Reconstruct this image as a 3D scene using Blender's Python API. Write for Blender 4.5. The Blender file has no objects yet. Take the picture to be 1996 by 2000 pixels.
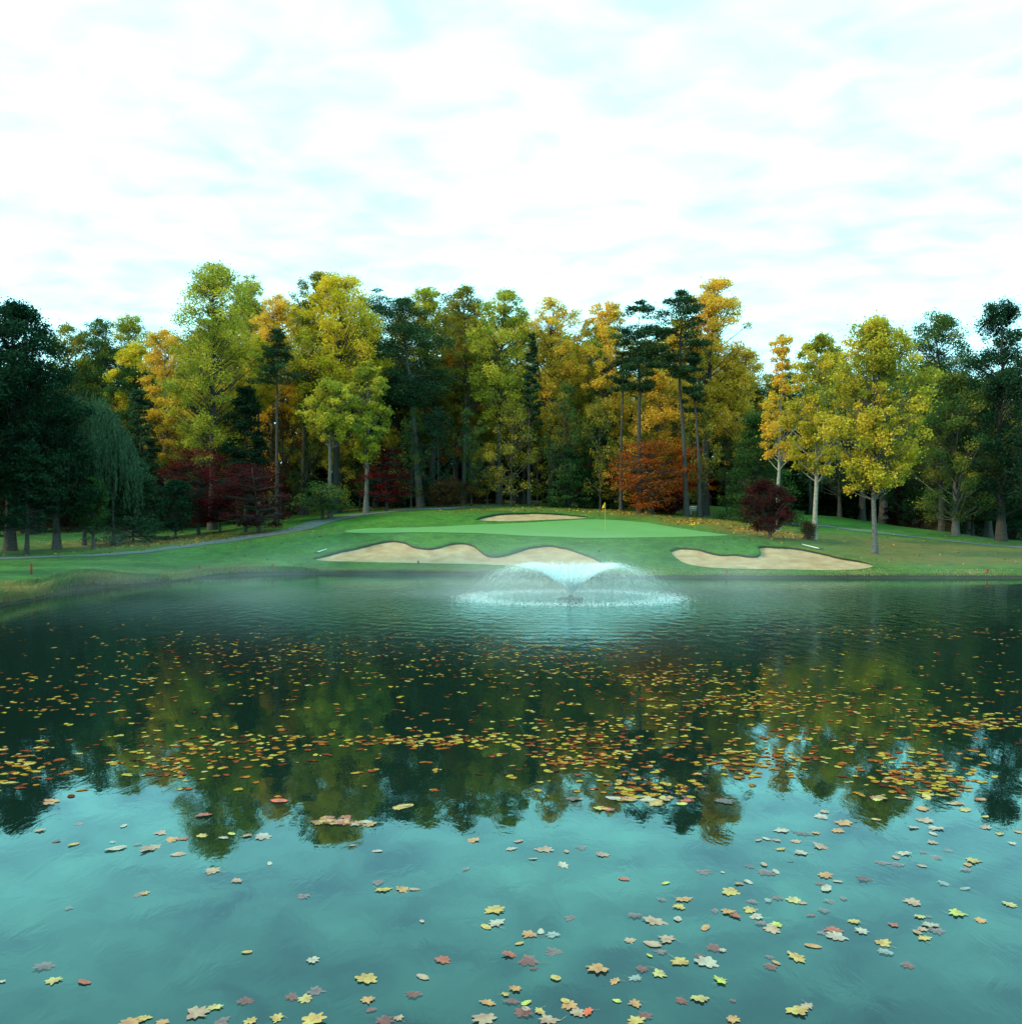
import bpy, bmesh, math, random
import numpy as np
from mathutils import Vector, geometry

random.seed(7)
scene = bpy.context.scene
COL = scene.collection

# ------------------------------------------------------------------ camera, sky, sun, exposure
F, CX, CY, CAMZ = 1786.0, 998.0, 1040.0, 2.8        # focal length in photo pixels, principal column, horizon row, eye height (m)
cam_d = bpy.data.cameras.new('camera')
cam = bpy.data.objects.new('camera', cam_d)
COL.objects.link(cam)
cam.location = (0, 0, CAMZ)
cam.rotation_euler = (math.radians(90), 0, 0)
cam_d.sensor_fit = 'HORIZONTAL'
cam_d.sensor_width = 36.0
cam_d.lens = 36.0 * F / 1996.0
cam_d.shift_y = 40.0 / 1996.0
cam_d.clip_end = 4000
scene.camera = cam

SUN_EL, SUN_ROT = math.radians(30), math.radians(248)
world = bpy.data.worlds.new('World')
scene.world = world
world.use_nodes = True


class NT:
    """small node-tree helper"""
    def __init__(self, tree):
        self.t = tree
        tree.nodes.clear()

    def n(self, typ, **kw):
        nd = self.t.nodes.new(typ)
        for k, v in kw.items():
            if k.startswith('i_'):
                key = k[2:]
                nd.inputs[int(key) if key.isdigit() else key.replace('_', ' ')].default_value = v
            else:
                setattr(nd, k, v)
        return nd

    def l(self, a, b):
        self.t.links.new(a, b)

    def math(self, op, a, b=None, c=None, clamp=False):
        nd = self.t.nodes.new('ShaderNodeMath')
        nd.operation = op
        nd.use_clamp = clamp
        for i, v in enumerate((a, b, c)):
            if v is None:
                continue
            if isinstance(v, (int, float)):
                nd.inputs[i].default_value = v
            else:
                self.l(v, nd.inputs[i])
        return nd.outputs[0]

    def mixc(self, fac, a, b, blend='MIX'):
        nd = self.t.nodes.new('ShaderNodeMix')
        nd.data_type = 'RGBA'
        nd.blend_type = blend
        for s, v in ((0, fac), (6, a), (7, b)):
            if isinstance(v, (int, float)):
                nd.inputs[s].default_value = v
            elif isinstance(v, tuple):
                nd.inputs[s].default_value = v if len(v) == 4 else (*v, 1)
            else:
                self.l(v, nd.inputs[s])
        return nd.outputs[2]

    def ramp(self, fac, stops, interp='LINEAR'):
        nd = self.t.nodes.new('ShaderNodeValToRGB')
        cr = nd.color_ramp
        cr.interpolation = interp
        while len(cr.elements) < len(stops):
            cr.elements.new(0.5)
        for e, (p, c) in zip(cr.elements, stops):
            e.position = p
            e.color = c if len(c) == 4 else (*c, 1)
        self.l(fac, nd.inputs[0])
        return nd.outputs[0]

    def noise(self, vec, scale, detail=4, rough=0.55, dist=0.0):
        nd = self.t.nodes.new('ShaderNodeTexNoise')
        nd.inputs['Scale'].default_value = scale
        nd.inputs['Detail'].default_value = detail
        nd.inputs['Roughness'].default_value = rough
        nd.inputs['Distortion'].default_value = dist
        if vec is not None:
            self.l(vec, nd.inputs['Vector'])
        return nd.outputs['Fac']


w = NT(world.node_tree)
sky = w.n('ShaderNodeTexSky', sky_type='NISHITA', sun_disc=False, sun_elevation=SUN_EL, sun_rotation=SUN_ROT,
          air_density=1.0, dust_density=1.2, ozone_density=1.0)
tc = w.n('ShaderNodeTexCoord')
sx = w.n('ShaderNodeSeparateXYZ')
w.l(tc.outputs['Generated'], sx.inputs[0])
zz = w.math('ADD', w.math('MAXIMUM', sx.outputs[2], 0.0), 0.10)
uu = w.math('DIVIDE', sx.outputs[0], zz)
vv = w.math('DIVIDE', sx.outputs[1], zz)
cv = w.n('ShaderNodeCombineXYZ')
w.l(uu, cv.inputs[0]); w.l(vv, cv.inputs[1])
rot = w.n('ShaderNodeMapping', i_Rotation=(0, 0, 0.5), i_Scale=(1.0, 1.25, 1.0))
w.l(cv.outputs[0], rot.inputs[0])
cl_big = w.noise(rot.outputs[0], 1.1, 3, 0.5)
cl_small = w.noise(rot.outputs[0], 5.5, 3, 0.5, 0.4)
cl = w.math('ADD', w.math('MULTIPLY', cl_big, 0.42), w.math('MULTIPLY', cl_small, 0.58))
clfac = w.ramp(cl, [(0.36, (0, 0, 0)), (0.68, (1, 1, 1))], 'LINEAR')
# altocumulus sheet: bright white cells with thinner blue gaps
skyblue = w.mixc(1.0, sky.outputs[0], (0.8, 0.8, 0.75), 'MULTIPLY')
veil = w.mixc(0.80, skyblue, (8.9, 17.5, 22.0))
world_col = w.mixc(clfac, veil, (12.6, 30.0, 29.0))
bg = w.n('ShaderNodeBackground', i_Strength=0.10)
w.l(world_col, bg.inputs[0])
wo = w.n('ShaderNodeOutputWorld')
w.l(bg.outputs[0], wo.inputs[0])

sun_d = bpy.data.lights.new('sun', 'SUN')
sun_d.energy = 4.4
sun_d.angle = math.radians(6)
sun_d.color = (1.0, 0.83, 0.55)
sun = bpy.data.objects.new('sun', sun_d)
COL.objects.link(sun)
sdir = Vector((math.sin(SUN_ROT) * math.cos(SUN_EL), math.cos(SUN_ROT) * math.cos(SUN_EL), math.sin(SUN_EL)))
sun.rotation_euler = (-sdir).to_track_quat('-Z', 'Y').to_euler()

vs = scene.view_settings
vs.view_transform = 'Standard'
vs.look = 'None'
vs.exposure = 0.0
vs.gamma = 1.0
vs.use_curve_mapping = False
cy = scene.cycles
cy.max_bounces = 6
cy.diffuse_bounces = 3
cy.glossy_bounces = 3
cy.transmission_bounces = 4
cy.transparent_max_bounces = 48
cy.volume_bounces = 0
cy.sample_clamp_indirect = 6
cy.use_denoising = True


# ------------------------------------------------------------------ helpers
def tag(o, label=None, cat=None, group=None, kind=None):
    for k, v in (('label', label), ('category', cat), ('group', group), ('kind', kind)):
        if v:
            o[k] = v
    return o


def thing(name, label, cat, loc=(0, 0, 0), rz=0.0, group=None):
    o = bpy.data.objects.new(name, None)
    o.empty_display_size = 0.3
    COL.objects.link(o)
    o.location = loc
    o.rotation_euler = (0, 0, rz)
    return tag(o, label, cat, group)


def mesh_np(name, V, faces, attr=None, smooth=False):
    """faces: list of int arrays (k x n), each with its own polygon size"""
    me = bpy.data.meshes.new(name)
    V = np.asarray(V, dtype=np.float32)
    me.vertices.add(len(V))
    me.vertices.foreach_set('co', V.ravel())
    faces = [np.asarray(f, dtype=np.int32) for f in faces if len(f)]
    loops = np.concatenate([f.ravel() for f in faces])
    tot = np.concatenate([np.full(len(f), f.shape[1], dtype=np.int32) for f in faces])
    start = np.concatenate([[0], np.cumsum(tot)[:-1]]).astype(np.int32)
    me.loops.add(len(loops))
    me.loops.foreach_set('vertex_index', loops)
    me.polygons.add(len(tot))
    me.polygons.foreach_set('loop_start', start)
    me.polygons.foreach_set('loop_total', tot)
    if smooth:
        me.polygons.foreach_set('use_smooth', np.ones(len(tot), dtype=bool))
    me.update(calc_edges=True)
    for k, (dom, vals) in (attr or {}).items():
        a = me.attributes.new(k, 'FLOAT', dom)
        a.data.foreach_set('value', np.asarray(vals, dtype=np.float32))
    return me


def obj(name, me, mat=None, parent=None, loc=None):
    o = bpy.data.objects.new(name, me)
    COL.objects.link(o)
    if mat is not None and not me.materials:
        for m in (mat if isinstance(mat, (list, tuple)) else [mat]):
            me.materials.append(m)
    if parent is not None:
        o.parent = parent
    if loc is not None:
        o.location = loc
    return o


class Geo:
    """collects tubes, boxes and lathes into vertex and face arrays"""
    def __init__(self):
        self.V, self.Q, self.T, self.n = [], [], [], 0

    def tube(self, P, R, sides=6, cap=True):
        P = np.asarray(P, float)
        R = np.asarray(R, float)
        m = len(P)
        d = np.gradient(P, axis=0)
        d /= np.linalg.norm(d, axis=1)[:, None] + 1e-9
        ref = np.where(np.abs(d[:, 2:3]) > 0.9, np.array([[1.0, 0, 0]]), np.array([[0, 0, 1.0]]))
        if m > 1:
            ref = np.repeat(ref[m // 2:m // 2 + 1], m, 0)
        a = np.cross(d, ref)
        a /= np.linalg.norm(a, axis=1)[:, None] + 1e-9
        b = np.cross(d, a)
        th = np.linspace(0, 2 * math.pi, sides, endpoint=False)
        ring = P[:, None, :] + R[:, None, None] * (np.cos(th)[None, :, None] * a[:, None, :] + np.sin(th)[None, :, None] * b[:, None, :])
        base = self.n
        self.V.append(ring.reshape(-1, 3))
        self.n += m * sides
        i = np.arange(m - 1)[:, None] * sides
        j = np.arange(sides)[None, :]
        k = (j + 1) % sides
        q = np.stack([i + j, i + k, i + sides + k, i + sides + j], -1).reshape(-1, 4) + base
        self.Q.append(q)
        if cap:
            self.V.append(P[-1:])
            t = np.stack([base + (m - 1) * sides + np.arange(sides), base + (m - 1) * sides + (np.arange(sides) + 1) % sides, np.full(sides, self.n)], -1)
            self.T.append(t)
            self.n += 1

    def box(self, c, s, rz=0.0, taper=1.0):
        c = np.asarray(c, float)
        x, y, z = (v / 2 for v in s)
        v = np.array([(-x, -y, -z), (x, -y, -z), (x, y, -z), (-x, y, -z), (-x * taper, -y * taper, z), (x * taper, -y * taper, z), (x * taper, y * taper, z), (-x * taper, y * taper, z)])
        cs, sn = math.cos(rz), math.sin(rz)
        v = np.stack([v[:, 0] * cs - v[:, 1] * sn, v[:, 0] * sn + v[:, 1] * cs, v[:, 2]], 1) + c
        self.V.append(v)
        self.Q.append(np.array([(0, 3, 2, 1), (4, 5, 6, 7), (0, 1, 5, 4), (1, 2, 6, 5), (2, 3, 7, 6), (3, 0, 4, 7)]) + self.n)
        self.n += 8

    def mesh(self, name, smooth=False):
        return mesh_np(name, np.concatenate(self.V), [np.concatenate(self.Q)] + ([np.concatenate(self.T)] if self.T else []), smooth=smooth)


def new_mat(name):
    m = bpy.data.materials.new(name)
    m.use_nodes = True
    return m, NT(m.node_tree)


def simple_mat(name, col, rough=0.8, noise=0.25, scale=6.0, bump=0.0, spec=0.3):
    m, t = new_mat(name)
    geo = t.n('ShaderNodeNewGeometry')
    nz = t.noise(geo.outputs['Position'], scale, 5)
    lo = tuple(c * (1 - noise) for c in col)
    hi = tuple(min(1, c * (1 + noise)) for c in col)
    c = t.ramp(nz, [(0.3, lo), (0.7, hi)])
    p = t.n('ShaderNodeBsdfPrincipled', i_Roughness=rough)
    p.inputs['Specular IOR Level'].default_value = spec
    t.l(c, p.inputs['Base Color'])
    if bump:
        b = t.n('ShaderNodeBump', i_Strength=1.0, i_Distance=bump)
        t.l(nz, b.inputs['Height'])
        t.l(b.outputs[0], p.inputs['Normal'])
    o = t.n('ShaderNodeOutputMaterial')
    t.l(p.outputs[0], o.inputs[0])
    return m


def foliage_mat(name, stops, trans=0.42):
    """stops: colours over the per-leaf random value"""
    m, t = new_mat(name)
    at = t.n('ShaderNodeAttribute', attribute_name='leafvar')
    n = len(stops)
    c = t.ramp(at.outputs['Fac'], [(i / (n - 1), s) for i, s in enumerate(stops)])
    d = t.n('ShaderNodeBsdfDiffuse')
    tr = t.n('ShaderNodeBsdfTranslucent')
    t.l(c, d.inputs[0])
    t.l(c, tr.inputs[0])
    mx = t.n('ShaderNodeMixShader', i_0=trans)
    t.l(d.outputs[0], mx.inputs[1]); t.l(tr.outputs[0], mx.inputs[2])
    o = t.n('ShaderNodeOutputMaterial')
    t.l(mx.outputs[0], o.inputs[0])
    return m


# ------------------------------------------------------------------ terrain: height table over sight columns and distance
SH = [(-5000, 5.8), (-1500, 13.9), (-600, 21.8), (-250, 27.9), (0, 34.7), (60, 37.4), (100, 40.3), (140, 43.9), (243, 47.6), (338, 52.1), (404, 56.8), (470, 59.6),
      (529, 61.0), (600, 61.7), (800, 61.2), (950, 60.2), (1100, 58.4), (1255, 56.3), (1500, 55.8), (1996, 55.6), (7000, 55.6)]
SHX, SHD = zip(*SH)
CT = {
    -5000: [(7, .5), (13, .7), (20, .8), (40, .9), (65, 1.0), (70, 1.1), (85, 1.85), (110, 2.5), (160, 4), (700, 8)],
    -250: [(29, .5), (34, .7), (40, .8), (55, .9), (65, 1.0), (70, 1.1), (85, 1.85), (110, 2.5), (160, 4), (700, 8)],
    0: [(35.4, .5), (40, .7), (44, .78), (55, .9), (65, 1.0), (70, 1.1), (85, 1.85), (110, 2.5), (160, 4), (700, 8)],
    200: [(46.6, .5), (52, .8), (58, .95), (62, 1.02), (66, 1.1), (72, 1.25), (85, 2.1), (110, 3.2), (160, 5), (700, 8)],
    400: [(57.4, .42), (60, .45), (63, .7), (66, 1.14), (70, 1.7), (73, 1.95), (85, 2.56), (110, 4), (160, 6), (700, 9)],
    600: [(62.2, .3), (63.5, .38), (65.5, .9), (68, 1.47), (74, 2.6), (80, 3.5), (84, 3.98), (95, 4.66), (120, 6), (700, 10)],
    800: [(61.7, .3), (64, .69), (67.5, 1.9), (70.5, 2.76), (74, 3.17), (82, 4.1), (88, 4.77), (92, 5.2), (120, 7), (700, 11)],
    1000: [(60.3, .3), (62.5, .53), (66, 1.5), (70, 2.56), (78, 3.6), (83, 4.55), (87, 5.04), (93, 5.6), (125, 7.3), (700, 11)],
    1200: [(57.6, .35), (60, .55), (64, 1.37), (68, 2.34), (74, 2.88), (80, 3.9), (86, 4.63), (92, 5.07), (130, 7), (700, 11)],
    1400: [(56.6, .3), (58.5, .54), (63, 1.39), (67, 2.54), (70, 2.8), (75, 3.2), (84, 3.83), (92, 4.45), (108, 6.1), (700, 10)],
    1600: [(56.4, .3), (58.5, .41), (63, 1.42), (70, 1.94), (76, 2.29), (86, 3.04), (92, 3.6), (104, 4.95), (112, 4.7), (700, 8)],
    1800: [(56.2, .3), (58, .46), (66, 1.14), (76, 1.74), (84, 2.33), (92, 3.06), (96, 3.3), (102, 3.2), (112, 2.6), (700, 8)],
    1996: [(56.2, .3), (58, .43), (68, .9), (74, 1.2), (80, 1.55), (84, 1.72), (88, 1.8), (94, 1.6), (110, 1.4), (700, 8)],
    7000: [(56.2, .3), (58, .43), (68, .9), (74, 1.2), (80, 1.55), (84, 1.72), (88, 1.8), (94, 1.6), (110, 1.4), (700, 8)],
}
CPX = np.array(sorted(CT))
CDZ = np.array([CT[k] for k in CPX])                 # columns x rows x 2

PXS = np.unique(np.concatenate([np.linspace(-5000, -600, 30), np.linspace(-600, -100, 40), np.arange(-100, 2101, 5.0), np.linspace(2100, 2800, 50), np.linspace(2800, 7000, 30)]))
DS = np.unique(np.concatenate([np.linspace(-60, 5, 8), np.linspace(5, 34, 50), np.arange(34, 100, 0.25), np.linspace(100, 135, 60), np.linspace(135, 300, 30), np.linspace(300, 1500, 12)]))


def shore(px):
    return np.interp(px, SHX, SHD)


rs = np.random.RandomState(3)
_wav = [(rs.uniform(.25, 1.3), rs.uniform(0, 6.28), rs.uniform(0, 6.28), rs.uniform(0, 6.28)) for _ in range(14)]


def lumps(x, y):
    s = 0
    for k, a, p, _ in _wav:
        s = s + np.sin((x * math.cos(a) + y * math.sin(a)) * k * 2.2 + p) / (1 + 2 * k)
    return s * 0.02


Z = np.zeros((len(PXS), len(DS)))
for i, px in enumerate(PXS):
    s = float(shore(px))
    ctl = np.stack([np.interp(px, CPX, CDZ[:, r, j]) for r in range(CDZ.shape[1]) for j in (0, 1)]).reshape(-1, 2)
    d = np.concatenate([[-200, s - 8, s - 1.2, s - .12, s + .02], np.maximum(ctl[:1, 0], s + .35), ctl[1:, 0], [3000]])
    z = np.concatenate([[-1.6, -1.5, -.5, -.12, .06], ctl[:, 1], [10]])
    raw = sum(np.interp(DS + o, d, z) for o in (-1.3, -.85, -.4, 0, .4, .85, 1.3)) / 7
    exact = np.interp(DS, d, z)
    wgt = np.clip((DS - s - 1.0) / 1.6, 0, 1)
    Z[i] = exact * (1 - wgt) + raw * wgt
# soften the creases between sight columns
for _ in range(3):
    wgt = np.clip((DS[None, :] - shore(PXS)[:, None] - 1.0) / 2, 0, 1)
    Zs = Z.copy()
    for sft in (2, 5, 9):
        Zs[sft:-sft] += Z[2 * sft:] + Z[:-2 * sft]
    Zs[9:-9] /= 7
    Zs[:9] = Z[:9]; Zs[-9:] = Z[-9:]
    Z = Z * (1 - wgt) + Zs * wgt
XX = (PXS[:, None] - CX) / F * np.maximum(DS[None, :], 6.0)
Z += lumps(XX, DS[None, :] + 0 * XX) * np.clip((DS[None, :] - shore(PXS)[:, None] - .6) / 2, 0, 1)


def bil(T, px, D):
    px = np.asarray(px, float); D = np.asarray(D, float)
    i = np.clip(np.searchsorted(PXS, px) - 1, 0, len(PXS) - 2)
    j = np.clip(np.searchsorted(DS, D) - 1, 0, len(DS) - 2)
    a = np.clip((px - PXS[i]) / (PXS[i + 1] - PXS[i]), 0, 1)
    b = np.clip((D - DS[j]) / (DS[j + 1] - DS[j]), 0, 1)
    return T[i, j] * (1 - a) * (1 - b) + T[i + 1, j] * a * (1 - b) + T[i, j + 1] * (1 - a) * b + T[i + 1, j + 1] * a * b


Z0 = Z.copy()


def ground(x, y):
    y = np.asarray(y, float)
    return bil(Z0, CX + F * np.asarray(x, float) / np.maximum(y, 6.0), y)


def hit(px, py, lo=33.0, hi=125.0):
    """distance along a sight column at which the ground shows at row py"""
    d = np.linspace(max(lo, float(shore(px)) + .1), hi, 900)
    z = bil(Z0, np.full_like(d, px), d)
    rows = np.minimum.accumulate(CY - F * (z - CAMZ) / d)
    rows = rows - np.arange(len(d)) * 1e-6
    return float(np.interp(-py, -rows, d))


def place(px, py):
    D = hit(px, py)
    x = (px - CX) / F * D
    return x, D, float(ground(x, D))


def catmull(P, n=6, closed=False):
    P = np.asarray(P, float)
    out = []
    m = len(P)
    rng_ = range(m if closed else m - 1)
    for i in rng_:
        if closed:
            p0, p1, p2, p3 = P[(i - 1) % m], P[i], P[(i + 1) % m], P[(i + 2) % m]
        else:
            p0, p1, p2, p3 = P[max(i - 1, 0)], P[i], P[i + 1], P[min(i + 2, m - 1)]
        for k in range(n):
            t = k / n
            out.append(0.5 * ((2 * p1) + (-p0 + p2) * t + (2 * p0 - 5 * p1 + 4 * p2 - p3) * t * t + (-p0 + 3 * p1 - 3 * p2 + p3) * t ** 3))
    if not closed:
        out.append(P[-1])
    return np.array(out)


def unproject(P):
    out = []
    for px, py in P:
        D = hit(px, py)
        out.append(((px - CX) / F * D, D))
    return np.array(out)


def sdist(pts, poly):
    """signed distance to a closed polygon in plan (positive inside), index of the nearest edge"""
    a = poly
    b = np.roll(poly, -1, 0)
    best = np.full(len(pts), 1e9)
    idx = np.zeros(len(pts), int)
    inside = np.zeros(len(pts), bool)
    for k in range(len(a)):
        ab = b[k] - a[k]
        t = np.clip(((pts - a[k]) @ ab) / (ab @ ab + 1e-12), 0, 1)
        d = np.hypot(*(pts - a[k] - t[:, None] * ab).T)
        m = d < best
        best[m] = d[m]; idx[m] = k
        c = (a[k, 1] > pts[:, 1]) != (b[k, 1] > pts[:, 1])
        with np.errstate(divide='ignore', invalid='ignore'):
            xi = a[k, 0] + (pts[:, 1] - a[k, 1]) * (b[k, 0] - a[k, 0]) / (b[k, 1] - a[k, 1])
        inside ^= c & (pts[:, 0] < xi)
    return np.where(inside, best, -best), idx


def resample(P, step, closed=True):
    Q = np.concatenate([P, P[:1]]) if closed else P
    s = np.concatenate([[0], np.cumsum(np.hypot(*np.diff(Q, axis=0).T))])
    n = max(8, int(s[-1] / step))
    t = np.linspace(0, s[-1], n, endpoint=not closed)
    return np.stack([np.interp(t, s, Q[:, 0]), np.interp(t, s, Q[:, 1])], 1), np.interp(t, s, np.arange(len(Q)))


# ---- ground colours
def grass_mat(name, base_a, base_b, straw, litter):
    m, t = new_mat(name)
    geo = t.n('ShaderNodeNewGeometry')
    pos = geo.outputs['Position']
    big = t.noise(pos, 0.16, 4, 0.6)
    mid = t.noise(pos, 1.1, 5, 0.65)
    mp = t.n('ShaderNodeMapping', i_Scale=(1.0, 0.35, 1.0))
    t.l(pos, mp.inputs[0])
    fine = t.noise(mp.outputs[0], 11.0, 5, 0.75)
    c = t.mixc(t.ramp(t.math('ADD', t.math('MULTIPLY', big, .45), t.math('MULTIPLY', mid, .55)), [(0.40, (0, 0, 0)), (0.60, (1, 1, 1))]), base_a, base_b)
    tuft = t.noise(pos, 3.2, 4, 0.7)
    c = t.mixc(1.0, c, t.ramp(tuft, [(0.30, (.60, .62, .66)), (0.68, (1.22, 1.18, 1.1))]), 'MULTIPLY')
    dry = t.n('ShaderNodeAttribute', attribute_name='dry')
    lit = t.n('ShaderNodeAttribute', attribute_name='litter')
    soil = t.n('ShaderNodeAttribute', attribute_name='soil')
    df = t.math('MULTIPLY', dry.outputs['Fac'], t.ramp(mid, [(0.30, (.25, .25, .25)), (0.6, (1, 1, 1))]))
    c = t.mixc(df, c, straw)
    lf = t.math('MULTIPLY', lit.outputs['Fac'], t.ramp(fine, [(0.35, (.35, .35, .35)), (0.6, (1, 1, 1))]))
    c = t.mixc(lf, c, litter)
    c = t.mixc(soil.outputs['Fac'], c, (.022, .018, .012))
    c = t.mixc(1.0, c, t.ramp(fine, [(0.25, (.55, .55, .55)), (0.75, (1.4, 1.4, 1.4))]), 'MULTIPLY')
    p = t.n('ShaderNodeBsdfPrincipled', i_Roughness=0.85)
    p.inputs['Specular IOR Level'].default_value = 0.15
    t.l(c, p.inputs['Base Color'])
    b = t.n('ShaderNodeBump', i_Strength=1.0, i_Distance=0.09)
    t.l(fine, b.inputs['Height'])
    t.l(b.outputs[0], p.inputs['Normal'])
    o = t.n('ShaderNodeOutputMaterial')
    t.l(p.outputs[0], o.inputs[0])
    return m


M_GRASS = grass_mat('grass_turf', (.027, .080, .010), (.060, .165, .018), (.150, .090, .026), (.26, .105, .018))
M_SOIL = simple_mat('bank_soil', (.018, .015, .010), 0.95, 0.4, 9)
M_GREEN, _t = new_mat('putting_turf')
_g = _t.n('ShaderNodeNewGeometry')
_n1 = _t.noise(_g.outputs['Position'], 0.30, 3)
_n2 = _t.noise(_g.outputs['Position'], 14.0, 3)
_c = _t.mixc(_n1, (.080, .185, .042), (.105, .225, .060))
_c = _t.mixc(1.0, _c, _t.ramp(_n2, [(0.2, (.85, .85, .85)), (.8, (1.12, 1.12, 1.12))]), 'MULTIPLY')
_p = _t.n('ShaderNodeBsdfPrincipled', i_Roughness=0.8)
_p.inputs['Specular IOR Level'].default_value = 0.2
_t.l(_c, _p.inputs['Base Color'])
_o = _t.n('ShaderNodeOutputMaterial')
_t.l(_p.outputs[0], _o.inputs[0])
M_SAND, _t = new_mat('bunker_sand')
_g = _t.n('ShaderNodeNewGeometry')
_n1 = _t.noise(_g.outputs['Position'], 0.9, 5, 0.6)
_mp = _t.n('ShaderNodeMapping', i_Scale=(0.6, 3.0, 3.0))
_t.l(_g.outputs['Position'], _mp.inputs[0])
_n2 = _t.noise(_mp.outputs[0], 5.0, 5, 0.7)
_c = _t.mixc(_t.ramp(_n1, [(.35, (0, 0, 0)), (.65, (1, 1, 1))]), (.38, .225, .110), (.52, .355, .205))
_c = _t.mixc(1.0, _c, _t.ramp(_n2, [(0.25, (.72, .70, .68)), (.75, (1.1, 1.1, 1.1))]), 'MULTIPLY')
_p = _t.n('ShaderNodeBsdfPrincipled', i_Roughness=0.95)
_p.inputs['Specular IOR Level'].default_value = 0.1
_t.l(_c, _p.inputs['Base Color'])
_b = _t.n('ShaderNodeBump', i_Strength=1.0, i_Distance=0.13)
_t.l(_n2, _b.inputs['Height'])
_t.l(_b.outputs[0], _p.inputs['Normal'])
_o = _t.n('ShaderNodeOutputMaterial')
_t.l(_p.outputs[0], _o.inputs[0])
M_PATH = simple_mat('path_asphalt', (.105, .105, .098), 0.9, 0.22, 3.0)

# ---- outlines read off the photograph, turned into plan positions on the slope
BUNKERS = [
    dict(label='long three-lobed sand bunker facing the water in front of the green',
         top=[(608, 1092), (633, 1085), (659, 1078), (690, 1071), (713, 1065.5), (742, 1059), (771, 1055.5), (791, 1058.5), (806, 1065), (819, 1069), (840, 1070.5), (860, 1067.5), (880, 1062.5), (899, 1060),
              (917, 1061.5), (929, 1067), (939, 1076), (953, 1084), (971, 1085.5), (993, 1082), (1018, 1073), (1040, 1067.5), (1073, 1065), (1102, 1069), (1131, 1078), (1160, 1089), (1187, 1104)],
         bot=[(1185, 1107), (1095, 1108), (1022, 1106), (949, 1103), (877, 1101), (768, 1099), (677, 1097), (625, 1095)]),
    dict(label='kidney-shaped sand bunker with a grass tongue, below the lone tall trees',
         top=[(1312, 1083), (1308, 1077), (1321, 1071.5), (1342, 1070.5), (1368, 1073), (1386, 1078), (1411, 1083), (1440, 1082.5), (1462, 1085.5), (1480, 1085), (1485, 1078), (1480, 1070), (1489, 1066.5), (1513, 1068),
              (1557, 1071), (1604, 1080), (1640, 1089), (1676, 1095), (1702, 1102)],
         bot=[(1704, 1106), (1684, 1111), (1640, 1114), (1568, 1113), (1477, 1111.5), (1404, 1109.5), (1361, 1105.5), (1332, 1097)]),
    dict(label='flat sand bunker behind the green, under the dark wood',
         top=[(926, 1015.5), (946, 1009), (975, 1004), (1022, 1001.8), (1066, 1001.8), (1095, 1003.8), (1125, 1006.5), (1153, 1009)],
         bot=[(1131, 1012.8), (1076, 1015), (1004, 1018), (949, 1017.2)]),
]
GREEN_PX = [(673, 1038.5), (713, 1033), (804, 1031), (860, 1029), (913, 1026), (1022, 1022), (1095, 1017.5), (1167, 1015), (1250, 1020), (1290, 1026), (1332, 1033), (1404, 1043), (1424, 1046), (1368, 1048.5), (1259, 1050.5), (1150, 1051.5),
            (1095, 1049.5), (1022, 1047), (960, 1043.5), (913, 1041.5), (804, 1040.5), (713, 1042)]

green_poly, _ = resample(unproject(catmull(GREEN_PX, 5, True)), 0.3)
V2 = np.stack([XX.ravel(), np.broadcast_to(DS[None, :], XX.shape).ravel()], 1)
for b in BUNKERS:
    t = catmull(b['top'], 5)
    bo = catmull([b['top'][-1]] + b['bot'] + [b['top'][0]], 5)[1:-1]
    poly = unproject(np.concatenate([t, bo]))
    flag = np.concatenate([np.ones(len(t)), np.zeros(len(bo))])
    P, ix = resample(poly, 0.22)
    fl = np.interp(ix, np.arange(len(poly) + 1), np.concatenate([flag, flag[:1]]))
    for _ in range(6):
        fl = (fl + np.roll(fl, 1) + np.roll(fl, -1)) / 3
    area = 0.5 * np.sum(P[:, 0] * np.roll(P[:, 1], -1) - np.roll(P[:, 0], -1) * P[:, 1])
    if area < 0:
        P, fl = P[::-1].copy(), fl[::-1].copy()
    b['poly'], b['flag'] = P, fl
    lo, hi_ = P.min(0) - 1.5, P.max(0) + 1.5
    near = np.nonzero(((V2 > lo) & (V2 < hi_)).all(1))[0]
    sd, _ = sdist(V2[near], P)
    zr = Z.ravel()
    zr[near] -= np.clip(sd / 0.3, 0, 1) * 0.7
    Z = zr.reshape(Z.shape)

# ---- terrain sheet
nP, nD = Z.shape
TV = np.stack([XX.ravel(), V2[:, 1], Z.ravel()], 1)
ii, jj = np.meshgrid(np.arange(nP - 1), np.arange(nD - 1), indexing='ij')
TQ = np.stack([ii * nD + jj, (ii + 1) * nD + jj, (ii + 1) * nD + jj + 1, ii * nD + jj + 1], -1).reshape(-1, 4)
pxv = np.broadcast_to(PXS[:, None], Z.shape).ravel()
dv = V2[:, 1]
sh = shore(pxv)
off = dv - sh


def blob(px, D, cx, cd, wx, wd):
    return np.exp(-((px - cx) / wx) ** 2 - ((D - cd) / wd) ** 2)


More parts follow.
